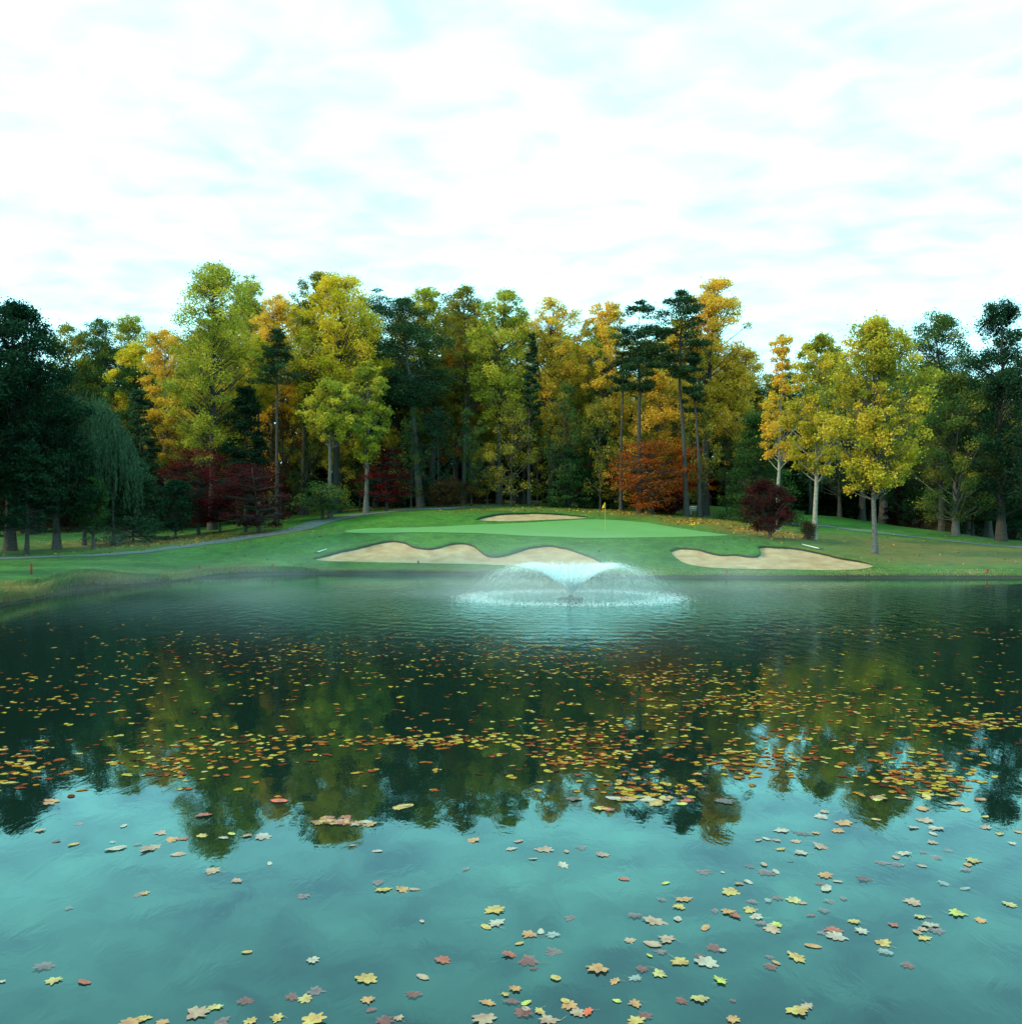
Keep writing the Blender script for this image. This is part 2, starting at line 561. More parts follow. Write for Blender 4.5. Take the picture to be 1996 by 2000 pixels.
def fields(px, D, off):
    dry = np.clip(1.0 - off / 2.4, 0, 1) * np.clip((px - 540) / 60, 0, 1) * (.38 + .62 * np.clip((1010 - px) / 60, 0, 1))
    dry = np.maximum(dry, np.clip(1.2 - off / 5.0, 0, 1) * np.clip((560 - px) / 200, 0, 1) * .75)
    dry = np.maximum(dry, .85 * np.clip((px - 1480) / 250, 0, 1) * np.clip((D - 58) / 5, 0, 1) * np.clip((86 - D) / 8, 0, 1))
    dry = np.maximum(dry, .8 * blob(px, D, 1900, 66, 130, 3))
    litter = np.maximum.reduce([1.1 * blob(px, D, 1470, 77, 75, 5), 1.0 * blob(px, D, 1370, 82, 90, 4.5), .8 * blob(px, D, 1545, 75, 45, 3), .6 * blob(px, D, 1230, 88, 110, 4.5), .45 * blob(px, D, 1000, 87.5, 120, 2.0)])
    litter = np.maximum(litter, .55 * np.clip((D - 94) / 5, 0, 1) * np.clip((1420 - px) / 60, 0, 1) * np.clip((px - 500) / 200, 0, 1))
    litter = np.maximum(litter, .8 * blob(px, D, 400, 78, 130, 5) + .4 * blob(px, D, 200, 80, 150, 6))
    soil = np.clip(1.5 - np.abs(off - .14) / .24, 0, 1)
    return dry, np.clip(litter, 0, 1), soil


dry, litter, soil = fields(pxv, dv, off)
ter = obj('terrain', mesh_np('terrain', TV, [TQ], {'dry': ('POINT', dry), 'litter': ('POINT', litter), 'soil': ('POINT', soil)}, smooth=True), M_GRASS)
tag(ter, kind='structure')


def cdt_sheet(P, step):
    lo, hi_ = P.min(0), P.max(0)
    gx, gy = np.meshgrid(np.arange(lo[0], hi_[0], step), np.arange(lo[1], hi_[1], step))
    g = np.stack([gx.ravel(), gy.ravel()], 1) + rs.uniform(-.2, .2, (gx.size, 2)) * step
    sd, _ = sdist(g, P)
    g = g[sd > step * .5]
    pts = [Vector(p) for p in np.concatenate([P, g])]
    n = len(P)
    r = geometry.delaunay_2d_cdt(pts, [], [list(range(n))], 1, 1e-5)
    return np.array([tuple(v) for v in r[0]]), np.array([f for f in r[2] if len(f) == 3])


gv, gf = cdt_sheet(green_poly, 0.45)
gz = ground(gv[:, 0], gv[:, 1]) + 0.03
pg = obj('putting_green', mesh_np('putting_green', np.column_stack([gv, gz]), [gf], smooth=True), M_GREEN)
tag(pg, kind='structure')

for b in BUNKERS:
    P, fl = b['poly'], b['flag']
    v, f = cdt_sheet(P, 0.4)
    sd, ix = sdist(v, P)
    sd = np.maximum(sd, 0)
    wv = fl[ix]
    zv = ground(v[:, 0], v[:, 1]) - np.clip(sd / .25, 0, 1) * (.05 + .17 * wv) - (sd < .01) * .10 * wv - .012 + .05 * np.clip(sd / 3, 0, 1) * np.sin(v[:, 0] * 1.1) * np.sin(v[:, 1] * .9)
    root = thing('sand_bunker', b['label'], 'bunker', (float(P[:, 0].mean()), float(P[:, 1].mean()), 0), group='sand bunkers round the green')
    org = np.array(root.location)
    obj('sand', mesh_np('bunker_sand', np.column_stack([v, zv]) - org, [f], smooth=True), M_SAND, root)
    # turf lip rolled round the rim, with a cut soil face on the uphill side
    tg = np.roll(P, -1, 0) - np.roll(P, 1, 0)
    nrm = np.stack([tg[:, 1], -tg[:, 0]], 1)
    nrm /= np.linalg.norm(nrm, axis=1)[:, None] + 1e-9
    jag = np.interp(np.arange(len(P)), np.arange(0, len(P) + 3, 3), rs.uniform(-.05, .05, len(np.arange(0, len(P) + 3, 3))))
    rings = []
    for o_, dz, wz in ((.75, .012, 0), (.40, .02, .05), (.12, .02, .09), (.0, .012, .08), (-.05, -.02, .03), (-.02, -.16, -.18)):
        q = P + nrm * (o_ * (.45 + .55 * fl) + (jag if o_ < .3 else 0 * jag))[:, None]
        rings.append(np.column_stack([q, ground(q[:, 0], q[:, 1]) + dz + wz * fl]))
    m = len(P)
    LV = np.concatenate(rings) - org
    k = np.arange(m)
    k2 = (k + 1) % m
    qs = [np.stack([r * m + k, r * m + k2, (r + 1) * m + k2, (r + 1) * m + k], 1) for r in range(5)]
    lpx = CX + F * (LV[:, 0] + org[0]) / (LV[:, 1] + org[1])
    d_, l_, s_ = fields(lpx, LV[:, 1] + org[1], LV[:, 1] + org[1] - shore(lpx))
    me = mesh_np('bunker_lip', LV, [np.concatenate(qs)], {'dry': ('POINT', d_), 'litter': ('POINT', l_), 'soil': ('POINT', s_ * 0)}, smooth=True)
    me.materials.append(M_GRASS)
    me.materials.append(M_SOIL)
    mi = np.zeros(5 * m, dtype=np.int32)
    mi[4 * m:] = 1
    me.polygons.foreach_set('material_index', mi)
    obj('turf_lip', me, None, root)


def strip(name, pts_px, half, mat, dz=0.03):
    c = unproject(catmull(pts_px, 8))
    c, _ = resample(c, 0.5, closed=False)
    for _ in range(4):
        c[1:-1] = (c[:-2] + 2 * c[1:-1] + c[2:]) / 4
    tg = np.gradient(c, axis=0)
    tg /= np.linalg.norm(tg, axis=1)[:, None] + 1e-9
    nr = np.stack([-tg[:, 1], tg[:, 0]], 1)
    rows = [c + nr * half * s for s in (-1, -.5, 0, .5, 1)]
    Vv = np.concatenate([np.column_stack([r, ground(r[:, 0], r[:, 1]) + dz]) for r in rows])
    m = len(c)
    k = np.arange(m - 1)
    q = np.concatenate([np.stack([r * m + k, r * m + k + 1, (r + 1) * m + k + 1, (r + 1) * m + k], 1) for r in range(4)])
    o = obj(name, mesh_np(name, Vv, [q], smooth=True), mat)
    tag(o, kind='structure')
    return o


strip('cart_path', [(-160, 1093), (-60, 1091.5), (0, 1090.5), (100, 1088), (191, 1085), (268, 1079), (345, 1069.5), (460, 1052.5), (574, 1034.5), (625, 1020), (677, 1009.5), (753, 999), (868, 992), (983, 985.5), (1060, 983.5)], 1.25, M_PATH)
strip('cart_path', [(1340, 1005), (1380, 1008.5), (1438, 1014.5), (1490, 1020), (1531, 1023), (1595, 1026), (1640, 1031.5), (1748, 1044.5), (1832, 1054), (1909, 1063), (1996, 1069.5), (2100, 1074)], 0.75, M_PATH)

# ------------------------------------------------------------------ water
FX, FD = (1114 - CX) / F * 38.8, 38.8
M_WATER, t = new_mat('pond_water')
geo = t.n('ShaderNodeNewGeometry')
pos = geo.outputs['Position']
sub = t.n('ShaderNodeVectorMath', operation='DISTANCE')
t.l(pos, sub.inputs[0])
sub.inputs[1].default_value = (FX, FD, 0)
dist = sub.outputs['Value']
near_f = t.ramp(t.math('DIVIDE', dist, 26.0), [(0.0, (1, 1, 1)), (0.22, (.75, .75, .75)), (0.45, (.22, .22, .22)), (0.8, (.04, .04, .04)), (1.0, (.012, .012, .012))])
wm = t.n('ShaderNodeMapping', i_Scale=(0.75, 1.25, 1.0))
t.l(pos, wm.inputs[0])
n_big = t.noise(wm.outputs[0], 0.45, 2, 0.5)
n_mid = t.noise(wm.outputs[0], 2.2, 3, 0.55)
wm2 = t.n('ShaderNodeMapping', i_Scale=(2.3, 0.9, 1.0))
t.l(pos, wm2.inputs[0])
n_chop = t.noise(wm2.outputs[0], 1.3, 4, 0.6, 0.8)
ring_ph = t.math('ADD', t.math('MULTIPLY', dist, 7.0), t.math('MULTIPLY', n_big, 9.0))
rings_ = t.math('SINE', ring_ph)
ring_f = t.ramp(t.math('DIVIDE', dist, 26.0), [(0.0, (0, 0, 0)), (0.3, (.5, .5, .5)), (0.5, (.5, .5, .5)), (0.75, (0, 0, 0))])
h = t.math('ADD', t.math('MULTIPLY', n_chop, t.math('MULTIPLY', near_f, 0.12)), t.math('MULTIPLY', n_mid, 0.00045))
h = t.math('ADD', h, t.math('MULTIPLY', n_big, 0.0008))
h = t.math('ADD', h, t.math('MULTIPLY', rings_, t.math('MULTIPLY', ring_f, 0.0035)))
bump = t.n('ShaderNodeBump', i_Strength=1.0, i_Distance=1.0)
t.l(h, bump.inputs['Height'])
fr = t.n('ShaderNodeFresnel', i_IOR=1.44)
t.l(bump.outputs[0], fr.inputs['Normal'])
gl = t.n('ShaderNodeBsdfGlossy', i_Roughness=0.015)
gl.inputs['Color'].default_value = (.66, .98, .96, 1)
t.l(bump.outputs[0], gl.inputs['Normal'])
df = t.n('ShaderNodeBsdfDiffuse')
df.inputs['Color'].default_value = (.009, .021, .014, 1)
trn = t.n('ShaderNodeBsdfTransparent')
trn.inputs['Color'].default_value = (.55, .80, .72, 1)
body = t.n('ShaderNodeMixShader', i_0=0.45)
t.l(df.outputs[0], body.inputs[1]); t.l(trn.outputs[0], body.inputs[2])
mx = t.n('ShaderNodeMixShader')
t.l(fr.outputs[0], mx.inputs[0]); t.l(body.outputs[0], mx.inputs[1]); t.l(gl.outputs[0], mx.inputs[2])
o_ = t.n('ShaderNodeOutputMaterial')
t.l(mx.outputs[0], o_.inputs[0])
wv_ = np.array([(-260, -60, 0), (260, -60, 0), (260, 75, 0), (-260, 75, 0)], float)
water = obj('water', mesh_np('water', wv_, [np.array([[0, 1, 2, 3]])]), M_WATER)
tag(water, kind='structure')
M_BED = simple_mat('pond_mud', (.006, .012, .010), 0.95, 0.3, 0.6)
bedv = np.array([(-260, -60, -.35), (260, -60, -.35), (260, 75, -.35), (-260, 75, -.35)], float)
bed = obj('pond_bed', mesh_np('pond_bed', bedv, [np.array([[0, 1, 2, 3]])]), M_BED)
tag(bed, kind='structure')

# ------------------------------------------------------------------ trees
FOL = {
    'yellow': foliage_mat('leaves_yellow', [(.26, .24, .022), (.52, .41, .025), (.70, .50, .040), (.78, .52, .050)]),
    'lime': foliage_mat('leaves_yellow_green', [(.10, .16, .028), (.27, .28, .032), (.46, .40, .040), (.62, .48, .050)]),
    'olive': foliage_mat('leaves_olive', [(.060, .085, .020), (.15, .15, .024), (.29, .23, .028), (.46, .32, .034)]),
    'gold': foliage_mat('leaves_gold', [(.32, .24, .028), (.62, .40, .038), (.78, .48, .060), (.76, .36, .045)]),
    'lawn': foliage_mat('leaves_lawn_tree', [(.12, .16, .025), (.33, .29, .030), (.56, .42, .040), (.68, .43, .045)]),
    'orange': foliage_mat('leaves_orange', [(.26, .13, .015), (.52, .24, .018), (.60, .22, .018), (.55, .12, .015)]),
    'rust': foliage_mat('leaves_rust', [(.09, .055, .015), (.26, .080, .015), (.42, .085, .012), (.46, .055, .015)]),
    'crimson': foliage_mat('leaves_crimson', [(.035, .010, .009), (.075, .010, .012), (.15, .013, .016), (.20, .020, .018)]),
    'maroon': foliage_mat('leaves_maroon', [(.025, .015, .012), (.05, .015, .014), (.09, .014, .018)]),
    'brown': foliage_mat('leaves_brown', [(.045, .030, .014), (.10, .050, .020), (.16, .070, .022)]),
    'pine': foliage_mat('needles_pine', [(.016, .044, .022), (.032, .068, .030), (.058, .100, .038)], .15),
    'teal': foliage_mat('needles_blue_green', [(.024, .062, .034), (.042, .090, .044), (.075, .130, .054)], .2),
    'green': foliage_mat('leaves_green', [(.022, .058, .020), (.040, .095, .028), (.075, .140, .035)]),
    'mixed': foliage_mat('leaves_green_turning', [(.024, .060, .022), (.050, .100, .028), (.100, .140, .032), (.28, .22, .028)]),
    'dark': foliage_mat('leaves_dark_green', [(.010, .030, .016), (.016, .044, .022), (.026, .062, .028)], .2),
    'willow': foliage_mat('leaves_willow', [(.040, .085, .045), (.065, .120, .062), (.10, .160, .080)]),
}
M_BARK = simple_mat('bark_grey', (.078, .076, .068), 0.95, 0.45, 7, 0.03)
M_BARK_D = simple_mat('bark_dark', (.040, .036, .030), 0.95, 0.45, 7, 0.03)
M_BARK_P = simple_mat('bark_pale', (.22, .205, .170), 0.95, 0.4, 6, 0.03)


def prof(kind, t):
    if kind == 'ovate':
        return np.where(t < .4, .45 + .55 * np.sin(np.clip(t / .4, 0, 1) * np.pi / 2), np.sqrt(np.clip(1 - (np.clip(t - .4, 0, 1) / .6) ** 2.3, .03, 1)))
    if kind == 'dome':
        return np.clip(1 - np.clip((t - .3) / .7, 0, 1) ** 2.2, 0, 1) ** .5 * np.clip(.45 + t * 1.9, 0, 1)
    if kind == 'cone':
        return (1 - t) ** .75 * .97 + .06
    if kind == 'column':
        return np.clip(.65 + .35 * np.sin(t * 7), 0, 1) * (1 - t ** 3) + .12
    if kind == 'broad':
        return np.sin(np.pi * np.clip(t, .04, .96) ** .7) ** .5
    if kind == 'vase':
        return (.25 + .75 * t ** .8) * np.clip((1.02 - t) / .22, 0, 1) ** .5
    return np.ones_like(t)


def leaf_tris(c, size, rng, up=.35, aspect=.55, dirs=None):
    V, Q = leaf_quads(c, size, rng, up, aspect, dirs)
    V = V.reshape(-1, 4, 3)[:, [0, 1, 3]]
    return V.reshape(-1, 3), np.arange(3 * len(c)).reshape(-1, 3)


def leaf_quads(c, size, rng, up=.35, aspect=.55, dirs=None):
    n = len(c)
    nr = rng.normal(size=(n, 3))
    nr[:, 2] = np.abs(nr[:, 2]) + up
    nr /= np.linalg.norm(nr, axis=1)[:, None]
    a = rng.normal(size=(n, 3)) if dirs is None else dirs + rng.normal(size=(n, 3)) * .18
    a -= nr * np.sum(a * nr, 1)[:, None]
    a /= np.linalg.norm(a, axis=1)[:, None] + 1e-9
    b = np.cross(nr, a)
    s = size * rng.uniform(.65, 1.35, n)[:, None] * .5
    V = np.stack([c + a * s, c + b * s * aspect + a * s * .15, c - a * s, c - b * s * aspect + a * s * .15], 1)
    Q = np.arange(4 * n).reshape(-1, 4)
    return V.reshape(-1, 3), Q


def build_tree(shape, H, cb, R, seed, n_leaf, size, lean=0.0, n_cl=None, style='leafy', trunk_r=None, fork=False, fill=.35):
    """(trunk mesh, crown mesh): H height, cb crown base height, R crown radius (m)"""
    rng = np.random.RandomState(seed)
    g = Geo()
    r0 = trunk_r or max(.05, H * .0105)
    tz = np.linspace(0, 1, 14)
    wob = np.cumsum(rng.normal(0, .006 * H, (14, 2)), 0) * tz[:, None]
    topz = H * (.93 if style != 'willow' else .7)

    def axis(z):
        tt = np.clip(z / topz, 0, 1)
        return np.stack([np.interp(tt, tz, wob[:, 0]) + lean * tt, np.interp(tt, tz, wob[:, 1]), z], -1)

    def trad(z):
        tt = np.clip(z / topz, 0, 1)
        return r0 * (1 - tt) ** .8 + .02 + r0 * .55 * np.exp(-tt * H / 1.1 * 1.3)

    zz_ = np.concatenate([[-.25], tz[:1] * 0 + .05, np.linspace(.35, topz, 14)])
    g.tube(axis(zz_), trad(np.maximum(zz_, 0)), 8)
    # foliage clumps
    span = H - cb
    if style == 'leafy':
        n_cl = int((n_cl or int(46 + 3.0 * span)) * 1.9)
        n_leaf = int(n_leaf * 2.2)
        t_ = rng.uniform(0.0, 1.0, n_cl) ** .92
        rr = R * prof(shape, t_)
        ang = np.arange(n_cl) * 2.39996 + rng.uniform(-.5, .5, n_cl)
        rr = rr * (1 + .22 * np.sin(2 * ang + rng.uniform(0, 6) + 3 * t_) + .14 * np.sin(3 * ang + rng.uniform(0, 6) - 5 * t_))
        rad = rr * np.where(rng.uniform(size=n_cl) < fill, rng.uniform(.1, .6, n_cl), rng.uniform(.68, .98, n_cl))
        rc = np.clip(R * rng.uniform(.09, .27, n_cl), .35, 1.5) * (.7 + .3 * prof(shape, t_))
        kt = max(4, n_cl // 13)
        t_[:kt] = rng.uniform(.74, .98, kt)
        rad[:kt] = R * rng.uniform(.05, .62, kt) * np.sqrt(np.clip(1.12 - t_[:kt], .05, 1)) * 1.9
        rc[:kt] = np.clip(rc[:kt], .35, R * .24)
        C = axis(cb + t_ * span * .97)
        C[:, 0] += rad * np.cos(ang); C[:, 1] += rad * np.sin(ang)
        flat = rng.uniform(.55, .95, n_cl)
    elif style == 'pine':
        n_cl = int((n_cl or 44) * 1.35)
        n_leaf = int(n_leaf * 2.0)
        lev = rng.randint(0, 12, n_cl) / 11.0
        t_ = np.clip(lev + rng.normal(0, .03, n_cl), 0, 1)
        rr = R * prof(shape, t_)
        ang = rng.uniform(0, 6.283, n_cl)
        rad = rr * rng.uniform(.25, 1.0, n_cl)
        rc = np.clip(R * rng.uniform(.20, .34, n_cl), .4, 1.6) * (.55 + .45 * prof(shape, t_))
        C = axis(cb + t_ * span * .97)
        C[:, 0] += rad * np.cos(ang); C[:, 1] += rad * np.sin(ang)
        flat = rng.uniform(.26, .50, n_cl)
    elif style == 'layer':
        n_cl = int((n_cl or 90) * 1.5)
        lev = rng.randint(0, max(6, int(span / .75)), n_cl) / max(6, int(span / .75))
        t_ = np.clip(lev + rng.normal(0, .022, n_cl), 0, .99)
        rr = R * prof(shape, t_)
        ang = rng.uniform(0, 6.283, n_cl)
        if shape != 'cone':
            rr = rr * (1 + .30 * np.sin(2 * ang + rng.uniform(0, 6) + 4 * t_) + .20 * np.sin(3 * ang + rng.uniform(0, 6)))
        rad = rr * np.sqrt(rng.uniform(.08, 1.0, n_cl))
        rc = np.clip(R * rng.uniform(.12, .26, n_cl), .25, 1.2)
        C = axis(cb + t_ * span * .97)
        C[:, 0] += rad * np.cos(ang); C[:, 1] += rad * np.sin(ang)
        C[:, 2] -= rad * .12
        flat = rng.uniform(.34, .62, n_cl)
        n_leaf = int(n_leaf * (2.2 if shape == 'cone' else 1.5))
    if style != 'willow':
        # limbs
        order = np.argsort(-rad)
        for k in order[:int(len(order) * .8)]:
            z0 = max(cb * .85, C[k, 2] - rad[k] * (.75 if style == 'leafy' else .05) - .2)
            z0 = min(z0, topz * .98)
            p0 = axis(np.array([z0]))[0]
            p3 = C[k]
            mid = p0 * .5 + p3 * .5 + np.array([0, 0, (-.08 if style == 'leafy' else .05) * rad[k]]) + rng.normal(0, .06 * rad[k] + .01, 3)
            s = np.linspace(0, 1, 5)[:, None]
            pp = (1 - s) ** 2 * p0 + 2 * s * (1 - s) * mid + s ** 2 * p3
            rb = min(float(trad(np.array([z0]))[0]) * .45, .035 + .012 * rad[k])
            g.tube(pp, np.linspace(rb, .012, 5), 4, cap=False)
            if style == 'leafy':
                for _ in range(2):
                    e = p3 + rng.normal(0, rc[k] * .7, 3)
                    s2 = np.linspace(0, 1, 3)[:, None]
                    g.tube(pp[3] * (1 - s2) + e * s2, np.array([.02, .012, .006]), 3, cap=False)
        wgt = rc ** 2
        cnt = np.maximum(6, (n_leaf * wgt / wgt.sum()).astype(int))
        ci = np.repeat(np.arange(n_cl), cnt)
        n = len(ci)
        d = rng.normal(size=(n, 3))
        d /= np.linalg.norm(d, axis=1)[:, None]
        ru = rng.uniform(0, 1, n) ** .36 * (1 + .55 * np.abs(rng.normal(size=n)) * (rng.uniform(size=n) < .30))
        P = C[ci] + d * (rc[ci] * ru)[:, None] * np.stack([np.ones(n), np.ones(n), flat[ci]], 1)
        P[:, 2] = np.minimum(P[:, 2], H + .2)
        dirs = None
        if style == 'pine':
            dirs = d * np.array([1, 1, .5]) + np.array([0, 0, .35])
        clv = rng.uniform(0, 1, n_cl)
        var = np.clip(clv[ci] * .65 + rng.uniform(0, 1, n) * .35, 0, 1)
        V, Q = leaf_tris(P, size * (.92 if style == 'leafy' else 1.0), rng, up=(.35 if style == 'leafy' else .9), aspect=(.75 if style == 'leafy' else (.30 if style == 'pine' else .6)), dirs=dirs)
    else:
        # hanging curtains of strands from arching limbs
        nst = int(n_leaf / 26)
        a = rng.uniform(0, 6.283, nst)
        rad = R * np.sqrt(rng.uniform(.02, 1, nst))
        ztop = cb + (H - cb) * (1 - (rad / R) ** 2 * .55) * rng.uniform(.86, 1.0, nst)
        ln = (ztop - cb * rng.uniform(.7, 1.6, nst)) * rng.uniform(.45, 1.0, nst)
        per = 26
        s = np.linspace(0, 1, per)[None, :] + rng.uniform(0, .03, (nst, per))
        outw = .10 * R * np.sqrt(s)
        P = np.stack([np.cos(a)[:, None] * (rad[:, None] + outw) + rng.normal(0, .05, (nst, per)), np.sin(a)[:, None] * (rad[:, None] + outw) + rng.normal(0, .05, (nst, per)), ztop[:, None] - ln[:, None] * s], -1).reshape(-1, 3)
        P[:, 2] = np.maximum(P[:, 2], .5)
        n = len(P)
        dirs = np.tile(np.array([[0, 0, -1.0]]), (n, 1))
        var = np.clip(np.repeat(rng.uniform(0, 1, nst), per) * .7 + rng.uniform(0, .3, n), 0, 1)
        V, Q = leaf_quads(P, size, rng, up=.0, aspect=.25, dirs=dirs)
        for k in range(14):
            aa = k * 2.4
            e = np.array([math.cos(aa) * R * .75, math.sin(aa) * R * .75, cb + (H - cb) * rng.uniform(.55, .85)])
            p0 = axis(np.array([H * rng.uniform(.25, .5)]))[0]
            mid = (p0 + e) / 2 + np.array([0, 0, .18 * H])
            s = np.linspace(0, 1, 7)[:, None]
            g.tube((1 - s) ** 2 * p0 + 2 * s * (1 - s) * mid + s ** 2 * e, np.linspace(r0 * .45, .03, 7), 5, cap=False)
    if fork:
        # a second leader that splits from the trunk
        z0 = cb * 1.02
        p0 = axis(np.array([z0]))[0]
        e = axis(np.array([H * .85]))[0] + np.array([-R * .55, 0, 0])
        s = np.linspace(0, 1, 8)[:, None]
        mid = p0 * .5 + e * .5 + np.array([-R * .12, 0, 0])
        g.tube((1 - s) ** 2 * p0 + 2 * s * (1 - s) * mid + s ** 2 * e, np.linspace(r0 * .6, .03, 8), 6, cap=False)
    tm = g.mesh('tree_trunk', smooth=True)
    cm = mesh_np('tree_crown', V, [Q], {'leafvar': ('FACE', var)})
    return tm, cm


TREES = []


def tree(name, label, shape, px, base, top, cbot, hw, mat, D=None, style='leafy', bark=None, n=9000, size=.30, lean=0.0, cat='tree', seed=None, group=None, n_cl=None, tr=None, fork=False, fill=.35):
    """px: trunk column; base: row of the trunk foot (or None with D given); top, cbot: rows of the crown's top and lower edge; hw: crown half width, photo pixels"""
    if D is None:
        D = hit(px, base)
    x = (px - CX) / F * D
    z = float(ground(x, D))
    H = CAMZ + (CY - top) / F * D - z
    cb = max(.15, CAMZ + (CY - cbot) / F * D - z)
    R = hw / F * D * (1.14 if style == 'leafy' and 30 < hw < 80 else 1.0)
    seed = seed if seed is not None else 100 + len(TREES) * 7
    tm, cm = build_tree(shape, H, cb, R, seed, n, size, lean, n_cl, style, tr, fork, fill)
    root = thing(name, label, cat, (x, D, z), 0, group)
    obj('trunk', tm, bark or M_BARK, root)
    obj('crown', cm, FOL[mat], root)
    TREES.append((root, H, R, style, shape))
    return root


PD = M_BARK_D
# --- the dark group on the shaded shore beside the water
tree('oak_tree', 'huge dark green tree with drooping sprays overhanging the cart path', 'dome', 20, None, 585, 960, 118, 'dark', D=74, n=24000, size=.34, bark=PD, tr=.40)
tree('oak_tree', 'dark broad tree with a thick flared trunk just beyond the cart path', 'broad', 111, 1073, 800, 1000, 75, 'dark', n=12000, bark=PD, tr=.28)
tree('pine_tree', 'slim leaning dark pine whose foot touches the cart path', 'cone', 52, 1084, 850, 1030, 60, 'dark', style='layer', n=7000, bark=PD, tr=.14, lean=.3)
tree('willow_tree', 'grey-green weeping willow with long hanging strands', 'dome', 165, None, 757, 960, 92, 'willow', D=79, style='willow', n=22000, size=.30, bark=PD)
tree('willow_tree', 'smaller weeping willow in front of the blue-green conifer', 'dome', 222, None, 835, 985, 50, 'willow', D=78, style='willow', n=12000, size=.28, bark=PD, seed=31)
tree('young_tree', 'thin dark-stemmed young tree under the weeping willow', 'ovate', 182, 1071, 930, 1040, 30, 'green', n=2500, bark=PD, tr=.09)
tree('hemlock_tree', 'blue-green hemlock with layered boughs sweeping low by the cart path', 'cone', 260, 1058, 895, 1046, 78, 'teal', style='layer', n=9000, bark=PD)
tree('maple_tree', 'deep red maple, the taller of the two by the cart path', 'broad', 388, 1044, 858, 1012, 74, 'crimson', style='layer', n=4600, bark=PD, tr=.12)
tree('maple_tree', 'low crimson maple with a short stem under the tall tulip tree', 'broad', 430, 1040, 965, 1012, 42, 'crimson', style='layer', n=1600, bark=PD, tr=.07)
tree('maple_tree', 'dark maroon maple leaning over the edge of the cart path', 'broad', 507, 1042, 903, 1020, 62, 'maroon', style='layer', n=3800, bark=PD, tr=.13, lean=-.5)
tree('maple_tree', 'wispy crimson maple behind the leaning maroon one', 'broad', 480, None, 898, 960, 58, 'crimson', D=80, style='layer', n=2600, bark=PD, tr=.10)
tree('young_tree', 'small dark sapling between the hemlock and the tall red maple', 'ovate', 343, 1053, 935, 1035, 32, 'dark', n=2200, bark=PD, tr=.07)
# --- left half of the wood
tree('tulip_tree', 'tallest tree of the wood, green-yellow with a narrow open top', 'ovate', 415, None, 500, 900, 72, 'lime', D=90, n=17000, n_cl=150, tr=.40, bark=PD, fill=.3)
tree('tulip_tree', 'pale olive tree with open branches behind the big dark oak', 'dome', 140, None, 628, 850, 50, 'olive', D=108, n=10000, fill=.3)
tree('tulip_tree', 'green round-topped tree beside the pale olive one', 'ovate', 200, None, 622, 840, 45, 'mixed', D=112, n=9000)
tree('tulip_tree', 'pointed yellow-green tree at the gap of sky left of the tallest tree', 'ovate', 248, None, 610, 850, 42, 'lime', D=116, n=9000)
tree('tulip_tree', 'dome-shaped yellow tree standing in front of the pointed one', 'dome', 264, None, 664, 860, 42, 'yellow', D=102, n=9000)
tree('spruce_tree', 'dark teal spruce below the yellow dome-shaped tree', 'cone', 272, None, 745, 960, 45, 'teal', D=92, style='layer', n=8000, bark=PD)
tree('tulip_tree', 'golden-yellow tree filling the side of the tallest one', 'ovate', 325, None, 640, 910, 52, 'gold', D=99, n=11000)
tree('tulip_tree', 'airy yellow-green tree just beyond the tallest one', 'ovate', 490, None, 532, 800, 42, 'lime', D=106, n=9500)
tree('tulip_tree', 'orange-gold tree with two rounded heads', 'ovate', 530, None, 573, 820, 48, 'gold', D=100, n=10000)
tree('tulip_tree', 'bright yellow tree lower than the orange-gold one it stands before', 'dome', 508, None, 655, 800, 38, 'yellow', D=94, n=8000)
tree('oak_tree', 'brown-olive tree with a smooth dome top', 'ovate', 592, None, 527, 760, 42, 'olive', D=98, n=9000, tr=.36, bark=PD)
tree('pine_tree', 'short-crowned pine on a bare slender stem before yellow leaves', 'cone', 540, None, 640, 745, 48, 'pine', D=88, style='pine', n=5500, size=.36, bark=PD, tr=.20)
tree('spruce_tree', 'dark green conical evergreen between the tallest tree and the slender pine', 'cone', 480, None, 745, 950, 58, 'dark', D=90, style='layer', n=11000, bark=PD)
tree('tulip_tree', 'big bright lemon-yellow tree with billowing clumps', 'ovate', 655, None, 525, 790, 72, 'yellow', D=93, n=17000, n_cl=120, tr=.34, bark=PD)
tree('tulip_tree', 'lime-yellow small-headed tree below the big lemon-yellow one', 'ovate', 645, 1000, 745, 860, 46, 'lime', D=86, n=8000, tr=.20)
tree('dogwood_tree', 'flat-topped yellow-green understorey tree beside the cart path', 'broad', 630, None, 935, 990, 56, 'mixed', D=84, style='layer', n=2400, bark=PD, tr=.10)
tree('tulip_tree', 'slim yellow-leaved tree on a grey pole trunk beside the big lemon-yellow one', 'ovate', 715, None, 700, 900, 40, 'lime', D=89, n=7000, tr=.22)
tree('maple_tree', 'dim crimson maple in the deep shade of the wood', 'broad', 755, None, 860, 975, 42, 'crimson', D=90, style='layer', n=4000, bark=PD, tr=.10)
tree('shrub', 'low rust-brown bush behind the cart path', 'dome', 875, None, 935, 985, 40, 'brown', D=93, style='leafy', n=3000, cat='shrub', bark=PD, tr=.05)
tree('pine_tree', 'massive dark pine with a leaning bare grey trunk', 'dome', 822, 991, 583, 790, 88, 'pine', style='pine', n=15000, size=.40, n_cl=90, lean=-2.2, tr=.36)
tree('pine_tree', 'teal-green pine top showing between the lemon-yellow tree and the massive pine', 'ovate', 735, None, 562, 800, 55, 'teal', D=101, style='pine', n=10000, size=.38, n_cl=70)
tree('tulip_tree', 'yellow-green rounded treetop behind the massive dark pine', 'ovate', 826, None, 558, 760, 46, 'lime', D=104, n=9000)
